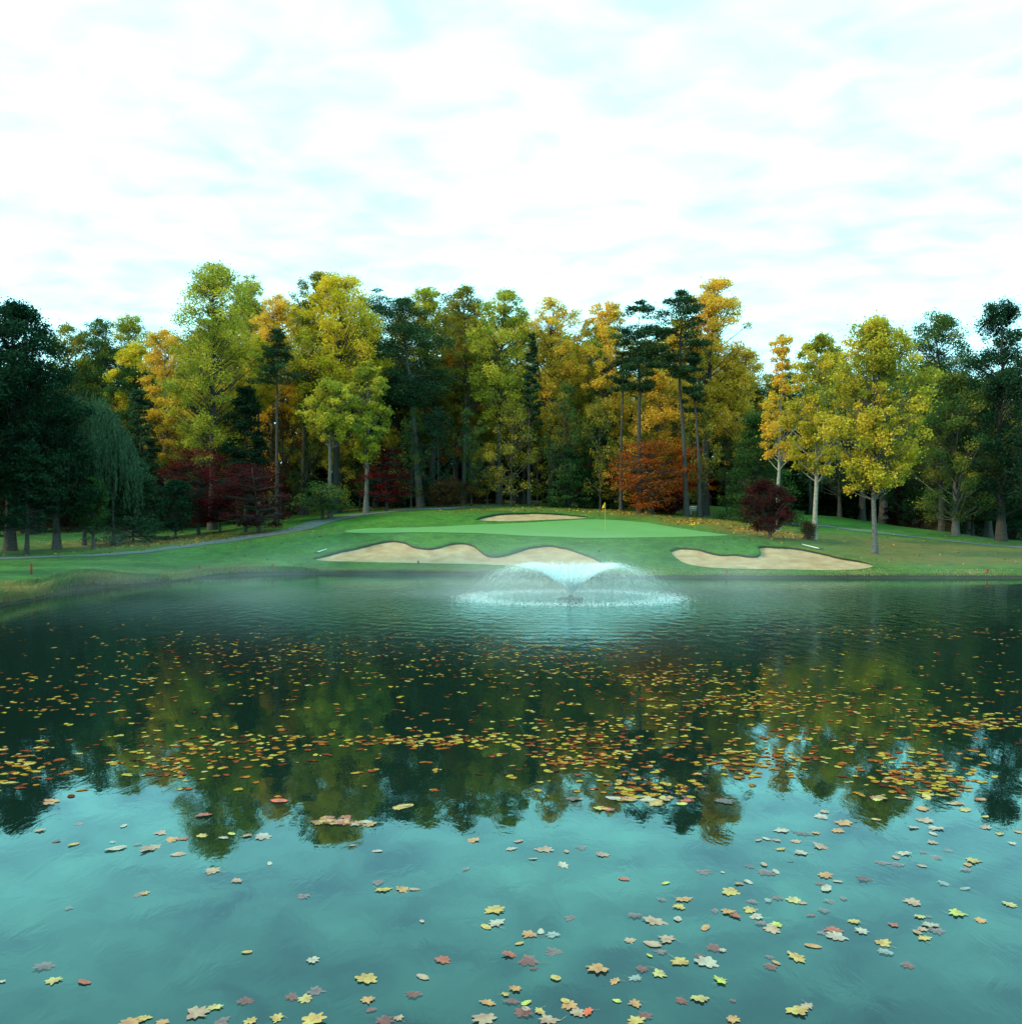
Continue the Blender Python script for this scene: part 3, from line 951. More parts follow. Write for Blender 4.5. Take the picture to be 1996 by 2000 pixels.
tree('maple_tree', 'orange-headed tree with leaves thinning out down its trunk', 'ovate', 893, 984, 682, 900, 46, 'orange', n=6500, tr=.20, n_cl=60, bark=PD)
tree('tulip_tree', 'wispy green-topped tree above the orange-headed one', 'ovate', 905, None, 560, 800, 56, 'olive', D=101, n=9500)
tree('tulip_tree', 'rounded gold-and-green tree in the middle of the wood', 'ovate', 975, None, 563, 830, 58, 'lime', D=97, n=12000, tr=.30, bark=PD)
tree('spruce_tree', 'narrow dark spire of spruce on twin stems in the middle of the wood', 'cone', 1033, None, 643, 860, 26, 'pine', D=94, style='layer', n=5000, bark=PD, tr=.16)
tree('tulip_tree', 'gold tree with a forked trunk and flat top', 'vase', 1076, 976, 575, 860, 56, 'gold', D=98, n=12000, tr=.34, fork=True, bark=PD)
tree('hemlock_tree', 'green hemlock sapling with tiered boughs at the edge of the dark wood', 'cone', 1110, None, 868, 985, 48, 'green', D=93, style='layer', n=5000, bark=PD)
tree('tulip_tree', 'yellow-gold tree next to the notch of sky', 'ovate', 1185, None, 584, 850, 46, 'gold', D=99, n=10000, tr=.28, bark=PD)
tree('tulip_tree', 'yellow-green tree filling in beside the notch of sky', 'ovate', 1150, None, 640, 860, 42, 'lime', D=103, n=8000)
tree('spruce_tree', 'dark green bushy evergreen below the yellow-gold tree', 'cone', 1165, None, 808, 985, 58, 'green', D=96, style='layer', n=8000, bark=PD)
tree('maple_tree', 'brown-red bushy maple directly behind the flag', 'broad', 1165, 992, 893, 975, 52, 'brown', style='layer', n=5000, bark=PD, tr=.10)
# --- right of the flag
tree('pine_tree', 'tall ragged pine behind the orange maple', 'ovate', 1250, None, 584, 760, 50, 'pine', D=89, style='pine', n=9000, size=.38, n_cl=56, bark=PD, tr=.26)
tree('pine_tree', 'thin pine stem with sparse needles beside the ragged pine', 'cone', 1213, None, 640, 760, 34, 'pine', D=91, style='pine', n=3500, size=.38, n_cl=26, bark=PD, tr=.16)
tree('pine_tree', 'tall pine with a bare reddish trunk beside the gold-topped tree', 'ovate', 1341, 1009, 572, 735, 54, 'pine', style='pine', n=9500, size=.38, n_cl=60, bark=PD, tr=.24, lean=-.8)
tree('tulip_tree', 'glowing gold-topped tree standing highest beside the pines', 'ovate', 1375, 1009, 540, 800, 56, 'gold', D=92, n=13000, tr=.42, bark=PD, lean=.8)
tree('pine_tree', 'short dark pine crown clinging to the double trunk of the gold-topped tree', 'cone', 1366, 1010, 690, 800, 34, 'pine', style='pine', n=4000, size=.36, n_cl=30, bark=PD, tr=.20)
tree('maple_tree', 'bright orange maple with spreading tiers behind the green', 'broad', 1272, 1004, 848, 985, 72, 'rust', style='layer', n=6000, bark=PD, tr=.18, n_cl=140)
tree('maple_tree', 'scarlet-orange maple glowing between the two tall trunks', 'broad', 1345, None, 862, 965, 48, 'rust', D=94, style='layer', n=4500, bark=PD, tr=.12)
tree('shrub', 'dark red bush at the feet of the tall pine trunks', 'dome', 1302, 1004, 960, 1000, 34, 'maroon', n=2600, cat='shrub', bark=PD, tr=.04)
tree('tulip_tree', 'sparse gold understorey tree behind the tall ragged pine', 'ovate', 1290, None, 720, 900, 58, 'gold', D=99, n=7500)
tree('tulip_tree', 'orange-yellow tree next to the gold-topped one', 'ovate', 1445, None, 675, 905, 56, 'gold', D=93, n=11000, bark=PD)
tree('spruce_tree', 'broad dark spruce standing behind the little red maple', 'cone', 1482, 1020, 800, 1012, 78, 'green', style='layer', n=12000, bark=PD, n_cl=150)
tree('tulip_tree', 'spindly pale-trunked tree with a thin yellow crown', 'column', 1519, 1038, 646, 900, 38, 'gold', n=4200, n_cl=46, bark=M_BARK_P, tr=.15)
tree('maple_tree', 'small dark red maple with a crooked stem on the leaf litter', 'dome', 1505, 1052, 938, 1035, 48, 'maroon', n=5500, size=.22, bark=PD, tr=.09, lean=-.5)
tree('tulip_tree', 'yellow-green tree with a slim pale trunk and a brown bush at its foot', 'ovate', 1590, 1053, 645, 925, 56, 'lawn', n=11000, bark=M_BARK_P, tr=.18, lean=.5)
tree('shrub', 'little rust-brown shrub at the foot of the slim pale trunk', 'ovate', 1578, 1054, 1020, 1052, 13, 'brown', n=900, size=.16, cat='shrub', bark=PD, tr=.03)
tree('tulip_tree', 'large yellow tree alone on the lawn on a straight grey trunk', 'ovate', 1709, 1082, 617, 958, 86, 'lawn', n=17000, n_cl=150, bark=M_BARK, tr=.17, fill=.42)
tree('oak_tree', 'teal-green tree in the second row behind the yellow lawn trees', 'broad', 1640, None, 690, 960, 70, 'teal', D=104, n=11000, bark=PD)
tree('oak_tree', 'tall thin-topped green tree behind the large yellow one', 'broad', 1838, None, 602, 930, 74, 'mixed', D=93, n=12000, bark=PD)
tree('oak_tree', 'green-gold tree with low branches and a grey trunk by the wood edge', 'broad', 1866, 1046, 720, 1010, 82, 'mixed', n=13000, bark=M_BARK, tr=.30)
tree('oak_tree', 'tall dark blue-green oak at the picture edge over the far path', 'broad', 1955, None, 585, 1000, 88, 'dark', D=86, n=18000, bark=PD, tr=.40)
tree('oak_tree', 'dark green oak beyond the picture edge oak', 'broad', 2050, None, 640, 1040, 80, 'dark', D=82, n=9000, bark=PD)
tree('oak_tree', 'low dark green tree filling the shade behind the grey trunk', 'broad', 1800, None, 830, 1010, 70, 'green', D=100, n=8000, bark=PD)

# --- the rest of the wood behind: copies of the trees above, each its own thing
src = {}
for r, H, R, st, shp in TREES:
    src.setdefault((st, shp), []).append((r, H, R))
leafy = [s for k, v in src.items() for s in v if k == ('leafy', 'ovate') and s[1] > 14]
layer = [s for k, v in src.items() for s in v if k == ('layer', 'cone') and s[1] > 6]
rb = random.Random(11)


LAND = [(-400, 'picture edge'), (20, 'huge dark tree'), (165, 'weeping willow'), (260, 'blue-green hemlock'), (325, 'golden-yellow tree'), (415, 'tallest tree'), (480, 'dark conical evergreen'), (540, 'slender pine'), (592, 'brown-olive dome'),
        (655, 'lemon-yellow tree'), (735, 'teal pine top'), (822, 'massive dark pine'), (893, 'orange-headed tree'), (975, 'gold-and-green tree'), (1033, 'spruce spire'), (1076, 'forked gold tree'), (1165, 'bushy evergreen'),
        (1213, 'thin pine stem'), (1272, 'orange maple'), (1341, 'bare-trunked pine'), (1390, 'gold-topped tree'), (1445, 'orange-yellow tree'), (1482, 'broad spruce'), (1519, 'spindly pale tree'), (1590, 'slim pale trunk'),
        (1709, 'large yellow lawn tree'), (1838, 'thin-topped green tree'), (1955, 'dark edge oak'), (2500, 'picture edge')]
CWORD = {'olive': 'olive', 'lime': 'yellow-green', 'gold': 'gold', 'mixed': 'green-turning', 'green': 'green', 'dark': 'dark green', 'brown': 'brown', 'maroon': 'dark red'}


def between(px):
    k = max(i for i, (p, _) in enumerate(LAND) if p <= px)
    return f'between the {LAND[k][1]} and the {LAND[k + 1][1]}'


def copy_tree(s, px, D, H, hw, mat, name, label, group):
    r, H0, R0 = s
    x = (px - CX) / F * D
    z = float(ground(x, D))
    c = r.copy()
    c.name = name
    COL.objects.link(c)
    c.location = (x, D, z)
    c.rotation_euler = (0, 0, rb.uniform(0, 6.28))
    sxy = hw / F * D / R0
    c.scale = (sxy, sxy, H / H0)
    c['label'], c['category'], c['group'] = label.replace('*', CWORD.get(mat, '')).replace('#', between(px) if '#' in label else ''), 'tree', group
    for ch in list(r.children):
        d = ch.copy()
        COL.objects.link(d)
        d.parent = c
        if ch.name.startswith('crown'):
            d.material_slots[0].link = 'OBJECT'
            d.material_slots[0].material = FOL[mat]
    return c


for i in range(30):
    px = -60 + i * 72 + rb.uniform(-18, 18)
    tall = np.interp(px, [-60, 100, 300, 420, 640, 900, 1100, 1390, 1450, 1700, 2000], [690, 700, 660, 575, 580, 595, 610, 610, 730, 710, 670]) + rb.uniform(0, 55)
    D = rb.uniform(108, 122)
    H = CAMZ + (CY - tall) / F * D - float(ground((px - CX) / F * D, D))
    warm = 280 < px < 1480
    copy_tree(rb.choice(leafy), px, D, H, rb.uniform(56, 76), rb.choice(['olive', 'lime', 'yellow', 'gold', 'olive'] if warm else ['mixed', 'green', 'olive']), 'forest_tree',
              '* rear tree #', 'rear row of the wood')
for i in range(26):
    px = -80 + i * 84 + rb.uniform(-20, 20)
    tall = rb.uniform(690, 800)
    D = rb.uniform(99, 108)
    if 1380 < px < 1700:
        D = rb.uniform(116, 122)
    H = CAMZ + (CY - tall) / F * D - float(ground((px - CX) / F * D, D))
    copy_tree(rb.choice(leafy if i % 5 else layer), px, D, H, rb.uniform(50, 66), rb.choice(['olive', 'lime', 'gold', 'olive', 'yellow'] if 270 < px < 1400 and i % 5 else ['olive', 'dark', 'green', 'mixed']), 'forest_tree',
              'half-grown * tree #', 'half-grown trees in the shade of the wood')
for i in range(34):
    px = -90 + i * 64 + rb.uniform(-20, 20)
    tall = rb.uniform(900, 950)
    D = rb.uniform(97, 112)
    if 1370 < px < 1760:
        D = rb.uniform(114, 118)
    g0 = float(ground((px - CX) / F * D, D))
    H = max(2.5, CAMZ + (CY - tall) / F * D - g0)
    copy_tree(rb.choice(layer), px, D, H, rb.uniform(38, 60), rb.choice(['dark', 'green', 'brown', 'dark', 'maroon']), 'forest_shrub',
              'low shadowy * bush #', 'undergrowth bushes in the wood')['category'] = 'shrub'
wisp = []
for sd_ in range(4):
    wisp.append(build_tree('ovate', 9.0, 1.2, 2.6, 900 + sd_, 1500, .27, 0, 34, 'leafy', .07, False, .5))
for i in range(24):
    px = 300 + i * 51 + rb.uniform(-18, 18)
    D = rb.uniform(90, 99) if not 1380 < px < 1480 else rb.uniform(94, 99)
    x = (px - CX) / F * D
    z = float(ground(x, D))
    H = CAMZ + (CY - rb.uniform(740, 880)) / F * D - z
    mat = rb.choice(['olive', 'mixed', 'gold', 'dark', 'brown', 'mixed', 'orange' if px > 1180 else 'olive'])
    c = thing('young_tree', f"thin-leaved {CWORD.get(mat, mat)} sapling {between(px)}", 'tree', (x, D, z), rb.uniform(0, 6.28), 'saplings under the tall trees')
    tm, cm = wisp[i % 4]
    obj('trunk', tm, PD, c)
    o = obj('crown', cm, FOL['olive'], c)
    o.material_slots[0].link = 'OBJECT'
    o.material_slots[0].material = FOL[mat]
    k = rb.uniform(36, 56) / F * D / 2.6
    c.scale = (k, k, H / 9.0)

# the hillside wood beyond, one mass of leaves with no trees to tell apart
rw = np.random.RandomState(77)
nw = 150000
px = rw.uniform(-500, 2500, nw)
D = rw.uniform(126, 150, nw)
x = (px - CX) / F * D
tall = np.interp(px, [-500, 100, 300, 420, 640, 900, 1100, 1390, 1450, 1700, 2500], [760, 760, 740, 680, 680, 700, 715, 700, 775, 775, 740]) + 25 * np.sin(px / 31.0) + 18 * np.sin(px / 13.0 + 1)
gz_ = ground(x, D)
Hm = CAMZ + (CY - tall) / F * D - gz_
P = np.stack([x, D, gz_ + Hm * rw.uniform(0, 1, nw) ** 1.5 * (1 - .25 * rw.uniform(size=nw) ** 2)], 1)
V, Q = leaf_tris(P, 1.6, rw, up=.2, aspect=.8)
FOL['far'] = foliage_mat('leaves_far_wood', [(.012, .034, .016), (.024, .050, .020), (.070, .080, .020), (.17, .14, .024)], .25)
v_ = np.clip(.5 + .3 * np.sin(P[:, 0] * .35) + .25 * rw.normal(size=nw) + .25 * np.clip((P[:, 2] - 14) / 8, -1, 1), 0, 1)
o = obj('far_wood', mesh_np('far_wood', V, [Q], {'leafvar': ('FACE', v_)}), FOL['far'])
tag(o, kind='stuff')

# the wood goes on along the shore beyond the picture and shades the bank
big = [q for q in TREES if q[0]['label'].startswith('huge dark')][0]
for k, (px, D, H, hw) in enumerate([(-150, 70, 20, 125), (-205, 60, 21, 145), (-245, 51, 20, 160), (-320, 43, 19, 190), (-190, 88, 23, 120), (-460, 62, 21, 150)]):
    copy_tree((big[0], big[1], big[2]), px, D, H, hw, 'dark', 'oak_tree', 'dark oak of the shaded row that carries on beyond the huge one', 'shaded row of oaks along the shore')

seen_ = {}
for o in list(COL.objects):
    lb = o.get('label')
    if lb and ' between the ' in lb:
        if lb in seen_:
            a_, b_ = lb.split(' between the ')[1].split(' and the ')
            new = lb.split(' between the ')[0] + (' right beside the ' + (a_ if seen_[lb] == 1 else b_))
            o['label'] = new
        seen_[lb] = seen_.get(lb, 0) + 1

# ------------------------------------------------------------------ fountain
M_SPRAY, t = new_mat('spray_droplets')
d1 = t.n('ShaderNodeBsdfDiffuse'); d1.inputs[0].default_value = (.88, .93, .93, 1)
d2 = t.n('ShaderNodeBsdfTranslucent'); d2.inputs[0].default_value = (.88, .93, .93, 1)
d3 = t.n('ShaderNodeBsdfTransparent')
m1 = t.n('ShaderNodeMixShader', i_0=.5)
t.l(d1.outputs[0], m1.inputs[1]); t.l(d2.outputs[0], m1.inputs[2])
m2 = t.n('ShaderNodeMixShader', i_0=.52)
t.l(m1.outputs[0], m2.inputs[1]); t.l(d3.outputs[0], m2.inputs[2])
o_ = t.n('ShaderNodeOutputMaterial'); t.l(m2.outputs[0], o_.inputs[0])
M_FLOAT = simple_mat('float_black', (.020, .034, .030), .5, .2, 8)
fo = thing('fountain', 'floating pond fountain throwing a wide white funnel of spray', 'fountain', (FX, FD, 0))
g = Geo()
prof_f = [(.0, -.08), (.42, -.08), (.52, -.03), (.54, .01), (.46, .035), (.22, .05), (.0, .05)]
th = np.linspace(0, 6.2832, 28, endpoint=False)
V = np.concatenate([np.stack([r * np.cos(th), r * np.sin(th), np.full(28, z)], 1) for r, z in prof_f])
k = np.arange(28)
q = np.concatenate([np.stack([r * 28 + k, r * 28 + (k + 1) % 28, (r + 1) * 28 + (k + 1) % 28, (r + 1) * 28 + k], 1) for r in range(6)])
obj('float', mesh_np('fountain_float', V, [q], smooth=True), M_FLOAT, fo)
g.tube([(0, 0, .05), (0, 0, .12), (0, 0, .16)], [.10, .09, .06], 10)
obj('nozzle', g.mesh('fountain_nozzle'), M_FLOAT, fo)
rf = np.random.RandomState(5)
ns = 60000
sp = np.where(rf.uniform(size=ns) < .80, .52 * rf.uniform(0, 1, ns) ** 1.5, rf.uniform(.4, 1, ns))
az = rf.uniform(0, 6.2832, ns)
az += .03 * np.sin(az * 24)
rland = np.clip(4.15 + rf.normal(0, 1, ns) * (.10 + .40 * sp), 2.6, 5.6)
apex = np.clip(rf.normal(1.27, .06, ns), .9, 1.5)
s = sp ** 1.15
thick = rf.normal(0, .016, (ns, 3)) * (1 + 3.5 * s ** 1.5)[:, None]


def traj(u):
    r = rland * u
    z = .13 + (apex + .06) * 4 * u * (1 - u) - .12 * u
    return np.stack([r * np.cos(az), r * np.sin(az), z], 1)


A = traj(s) + thick
B = traj(np.minimum(s + .018 + .012 * rf.uniform(size=ns), 1.02)) + thick
wd = (.0035 + .0035 * rf.uniform(size=ns))[:, None] * (1.5 - 1.0 * s)[:, None]
side = np.stack([-np.sin(az), np.cos(az), np.zeros(ns)], 1) + rf.normal(0, .5, (ns, 3))
side /= np.linalg.norm(side, axis=1)[:, None]
V = np.stack([A - side * wd, A + side * wd, B + side * wd, B - side * wd], 1).reshape(-1, 3)
o = obj('spray', mesh_np('fountain_spray', V, [np.arange(4 * ns).reshape(-1, 4)]), M_SPRAY, fo)
tag(o, kind='stuff')
nr_ = 7000
a = rf.uniform(0, 6.2832, nr_)
r = 4.15 + rf.normal(0, .50, nr_)
zc = np.abs(rf.normal(0, .07, nr_)) + .012
c = np.stack([r * np.cos(a), r * np.sin(a), zc], 1)
V, Q = leaf_quads(c, .05, rf, up=.3, aspect=.7)
o = obj('splash_ring', mesh_np('fountain_splash', V, [Q]), M_SPRAY, fo)
tag(o, kind='stuff')

# ------------------------------------------------------------------ flag, stakes, rakes and other small things
M_YEL = simple_mat('flag_yellow', (.80, .42, .02), .7, .12, 9)
M_POLE = simple_mat('pole_yellow', (.40, .29, .05), .5, .1, 9)
M_STAKE = simple_mat('stake_red', (.20, .030, .016), .8, .25, 12)
M_WHITE = simple_mat('painted_white', (.68, .72, .68), .6, .1, 9)
x, D, z = place(1182, 1037)
fl_ = thing('flagstick', 'yellow flag hanging limp on its stick in the putting green', 'flag', (x, D, z + .03))
g = Geo()
g.tube([(0, 0, 0), (0, 0, 1.1), (0, 0, 2.30)], [.016, .014, .012], 8)
obj('stick', g.mesh('flag_stick'), M_POLE, fl_)
nu, nv = 13, 9
FV = []
for a in range(nu):
    for b in range(nv):
        u, v = a / (nu - 1), b / (nv - 1)
        # a limp pennant: the free edge sags below the hoist, in soft folds
        xx = -.02 - .34 * u * (.55 + .2 * v) - .02
        yy = .085 * math.sin(u * 9 + v * 1.2) * u ** .5
        z_ = 2.27 - .40 * v * (1 - .55 * u) - .34 * u
        FV.append((xx, yy, z_))
k = np.array([(a * nv + b, (a + 1) * nv + b, (a + 1) * nv + b + 1, a * nv + b + 1) for a in range(nu - 1) for b in range(nv - 1)])
obj('flag_cloth', mesh_np('flag_cloth', FV, [k], smooth=True), M_YEL, fl_)

STAKES = [(61, 1122, 1100, 'red-brown stake standing on the grassy bank nearest the dark trees'), (390, 1115, 1103.5, 'red-brown stake on the mown bank below the leaning maroon maple'),
          (533, 1112, 1101.5, 'thin red-brown stake just before the long bunker begins'), (817, 1102, 1095, 'short stake at the front edge of the long bunker'),
          (1419, 1121, 1113.5, 'red-brown stake between the kidney-shaped bunker and the water'), (1928, 1119, 1110, 'faint red-brown stake on the bare bank past the large yellow tree')]
for px, b, tp, lab in STAKES:
    x, D, z = place(px, b)
    h = (b - tp) / F * D
    g = Geo()
    g.box((0, 0, h * .45 - .05), (.10, .10, h * .9 + .1))
    g.box((0, 0, h * .95), (.10, .10, h * .1), taper=.45)
    g.box((0, 0, h * .78), (.112, .112, .05))
    o = obj('hazard_stake', g.mesh('hazard_stake'), M_STAKE, None, (x, D, z))
    o.rotation_euler = (rf.normal(0, .03), rf.normal(0, .03), rf.uniform(0, 1))
    tag(o, lab, 'stake', 'hazard stakes along the bank')


def rake(p0, p1, label):
    a, b = place(*p0), place(*p1)
    A, B = Vector(a) + Vector((0, 0, .09)), Vector(b) + Vector((0, 0, .09))
    r = thing('bunker_rake', label, 'rake', tuple((A + B) / 2), group='bunker rakes lying on the grass')
    c = (A + B) / 2
    g = Geo()
    g.tube([tuple(A - c), tuple((A - c) * .5 + (B - c) * .5), tuple(B - c)], [.03, .03, .03], 6)
    obj('handle', g.mesh('rake_handle'), M_WHITE, r)
    g = Geo()
    d = (A - B).normalized()
    n = Vector((-d.y, d.x, 0)).normalized()
    g.tube([tuple(A - c + n * -.28), tuple(A - c), tuple(A - c + n * .28)], [.025] * 3, 6)
    for k in range(7):
        p = A - c + n * (-.26 + k * .087)
        g.tube([tuple(p), tuple(p + Vector((0, 0, -.05))), tuple(p + Vector((0, 0, -.09)))], [.010, .009, .006], 4)
    obj('rake_head', g.mesh('rake_head'), M_FLOAT, r)


rake((619, 1081), (638, 1074.5), 'white rake lying at the tip of the long three-lobed bunker')
rake((1601, 1074), (1567, 1065.5), 'white rake lying on the grass above the kidney-shaped bunker')

x, D, z = place(1356, 1026)
mk = thing('leaf_marker', 'tiny yellow wire marker standing in the turf beside the green', 'marker', (x, D, z))
g = Geo(); g.tube([(0, 0, 0), (.02, 0, .12), (.03, 0, .30)], [.03, .028, .026], 6)
obj('wire_stem', g.mesh('marker_stem'), M_YEL, mk)
g = Geo(); g.box((-.13, 0, .06), (.26, .05, .07))
obj('marker_foot', g.mesh('marker_foot'), M_YEL, mk)

D = 92.0
x = (1358 - CX) / F * D
z = float(ground(x, D))
bn = thing('park_bench', 'small pale bench half hidden between two dark trunks', 'bench', (x, D, z), .15)
g = Geo()
for k in range(3):
    g.box((0, -.16 + k * .16, .45), (1.3, .13, .045))
obj('seat', g.mesh('bench_seat'), M_WHITE, bn)
g = Geo()
for k in range(2):
    g.box((0, .27, .62 + k * .18), (1.3, .04, .13))
obj('backrest', g.mesh('bench_back'), M_WHITE, bn)
for sx_ in (-.52, .52):
    g = Geo()
    g.box((sx_, -.15, .21), (.07, .07, .42)); g.box((sx_, .22, .42), (.07, .06, .86)); g.box((sx_, .02, .40), (.07, .32, .06))
    obj('leg', g.mesh('bench_leg'), M_WHITE, bn)

# ------------------------------------------------------------------ grass along the bank and leaf litter
rg = np.random.RandomState(9)


def blades(n, pxr, offr, h, spread, droop, wd=.03):
    px = rg.uniform(*pxr, n)
    of = rg.uniform(*offr, n)
    if pxr[1] < 700:
        px = pxr[0] + (pxr[1] - pxr[0]) * rg.uniform(0, 1, n) ** (1.35 if pxr[0] < 0 else 1.0)
        of = offr[0] + (of - offr[0]) * np.clip((pxr[1] + 15 - px) / 160, .08, 1)
    D = shore(px) + of
    x = (px - CX) / F * np.maximum(D, 6)
    z = bil(Z, px, D)
    p = np.stack([x, D, z - .03], 1)
    hh = h * rg.uniform(.5, 1.2, n)
    dr = rg.normal(0, spread, (n, 2))
    e = p + np.column_stack([dr * hh[:, None] + np.column_stack([droop[0] * hh, droop[1] * hh]), hh])
    m_ = p * .45 + e * .55 + np.column_stack([-.12 * dr * hh[:, None], .14 * hh])
    a = rg.uniform(0, 6.28, n)
    s_ = np.stack([np.cos(a), np.sin(a), np.zeros(n)], 1) * wd
    V = np.stack([p - s_, p + s_, m_ + s_ * .7, m_ - s_ * .7, e], 1).reshape(-1, 3)
    i = np.arange(n) * 5
    return V, np.stack([i, i + 1, i + 2, i + 3], 1), np.stack([i + 3, i + 2, i + 4], 1)


FOL['bank'] = foliage_mat('bank_grass_blades', [(.060, .150, .036), (.10, .20, .050), (.19, .23, .065), (.34, .28, .10), (.40, .26, .11)], .25)
parts_ = [blades(20000, (-120, 330), (.25, 4.2), .20, .45, (.4, -1.0)), blades(7000, (-120, 330), (.15, .6), .24, .40, (.45, -1.3)), blades(12000, (300, 620), (.15, 1.6), .20, .35, (.1, -.5)),
          blades(6500, (985, 2040), (.3, 2.6), .08, .6, (.0, -.3)), blades(1500, (560, 2040), (.25, .5), .08, .5, (.0, -.6))]
n0, VV, Q4, T3 = 0, [], [], []
for V, q, t3 in parts_:
    VV.append(V); Q4.append(q + n0); T3.append(t3 + n0); n0 += len(V)
Q4, T3 = np.concatenate(Q4), np.concatenate(T3)
var = rg.uniform(0, 1, len(Q4))
xb = np.concatenate(VV)[Q4[:, 0]]
var = np.clip(.55 * var + .45 * (.5 + .5 * np.sin(xb[:, 0] * .9 + 1.3 * np.sin(xb[:, 1] * .7))), 0, 1)
o = obj('grass', mesh_np('bank_grass', np.concatenate(VV), [Q4, T3], {'leafvar': ('FACE', np.concatenate([var, var]))}), FOL['bank'])
tag(o, kind='stuff')

FOL['litter'] = foliage_mat('fallen_leaves', [(.14, .06, .02), (.34, .13, .02), (.44, .20, .03), (.50, .31, .05)], .1)
cand = 60000
px = rg.uniform(-60, 2040, cand)
D = rg.uniform(60, 100, cand)
_, lt, _ = fields(px, D, D - shore(px))
keep = rg.uniform(size=cand) < lt * .42 + .009 * (D > shore(px) + 2) + .03 * ((D > 84) & (px > 880) & (px < 1320))
px, D = px[keep], D[keep]
x = (px - CX) / F * D
P = np.stack([x, D, ground(x, D) + .035], 1)
sd, _ = sdist(P[:, :2], green_poly)
ok = sd < -.5
for b in BUNKERS:
    s2, _ = sdist(P[:, :2], b['poly'])
    ok &= s2 < -.2
P = P[ok]
V, Q = leaf_quads(P, .20, rg, up=1.6, aspect=.7)
o = obj('leaf_litter', mesh_np('leaf_litter', V, [Q], {'leafvar': ('FACE', rg.uniform(0, 1, len(Q)))}), FOL['litter'])
tag(o, kind='stuff')

# ------------------------------------------------------------------ leaves floating on the pond
A_ = [(210, 118, 65, 'T', 'm'), (302, 178, 45, 'B', 'o'), (398, 194, 58, 'Y', 'o'), (625, 217, 98, 'P', 'o'), (605, 182, 40, 'p', 'o'), (735, 195, 60, 'M', 'm'), (820, 215, 130, 'T', 'm'), (665, 95, 55, 'P', 'o'),
      (860, 135, 85, 'T', 'm'), (925, 167, 90, 'O', 'm'), (985, 163, 60, 'R', 'm'), (1080, 148, 70, 'Y', 'm'), (1200, 160, 60, 'P', 'm'), (1247, 138, 50, 'G', 'o'), (1322, 148, 65, 'T', 'm'), (1425, 150, 105, 'P', 'm'),
      (960, 248, 75, 'T', 'o'), (1150, 340, 95, 'T', 'm'), (1280, 388, 75, 'T', 'm'), (780, 458, 70, 'O', 'm'), (735, 470, 55, 'M', 'm'), (1450, 298, 40, 'P', 'o'), (1632, 472, 80, 'M', 'm'), (370, 540, 55, 'M', 'm'),
      (1330, 775, 55, 'Y', 'o'), (1680, 815, 80, 'P', 'm'), (250, 848, 115, 'M', 'm'), (293, 925, 100, 'L', 'm'), (455, 937, 75, 'R', 'o'), (8, 935, 45, 'P', 'm'), (1325, 1042, 95, 'r', 'm'), (1155, 1075, 90, 'L', 'm'),
      (1050, 1105, 140, 'T', 'm'), (715, 1148, 120, 'O', 'm'), (780, 1132, 85, 'Y', 'm'), (875, 1150, 80, 'O', 'm'), (1190, 1145, 90, 'M', 'm'), (1345, 1152, 80, 'Y', 'm'), (1495, 1132, 75, 'Y', 'm'), (1670, 1145, 145, 'Y', 'm'),
      (1635, 1025, 90, 'L', 'm'), (1690, 983, 110, 'M', 'm'), (1565, 1022, 80, 'r', 'm'), (1100, 35, 95, 'R', 'm'), (1780, 80, 100, 'O', 'm'), (1860, 50, 70, 'R', 'm'), (1700, 75, 70, 'Y', 'm'), (430, 85, 60, 'M', 'm')]
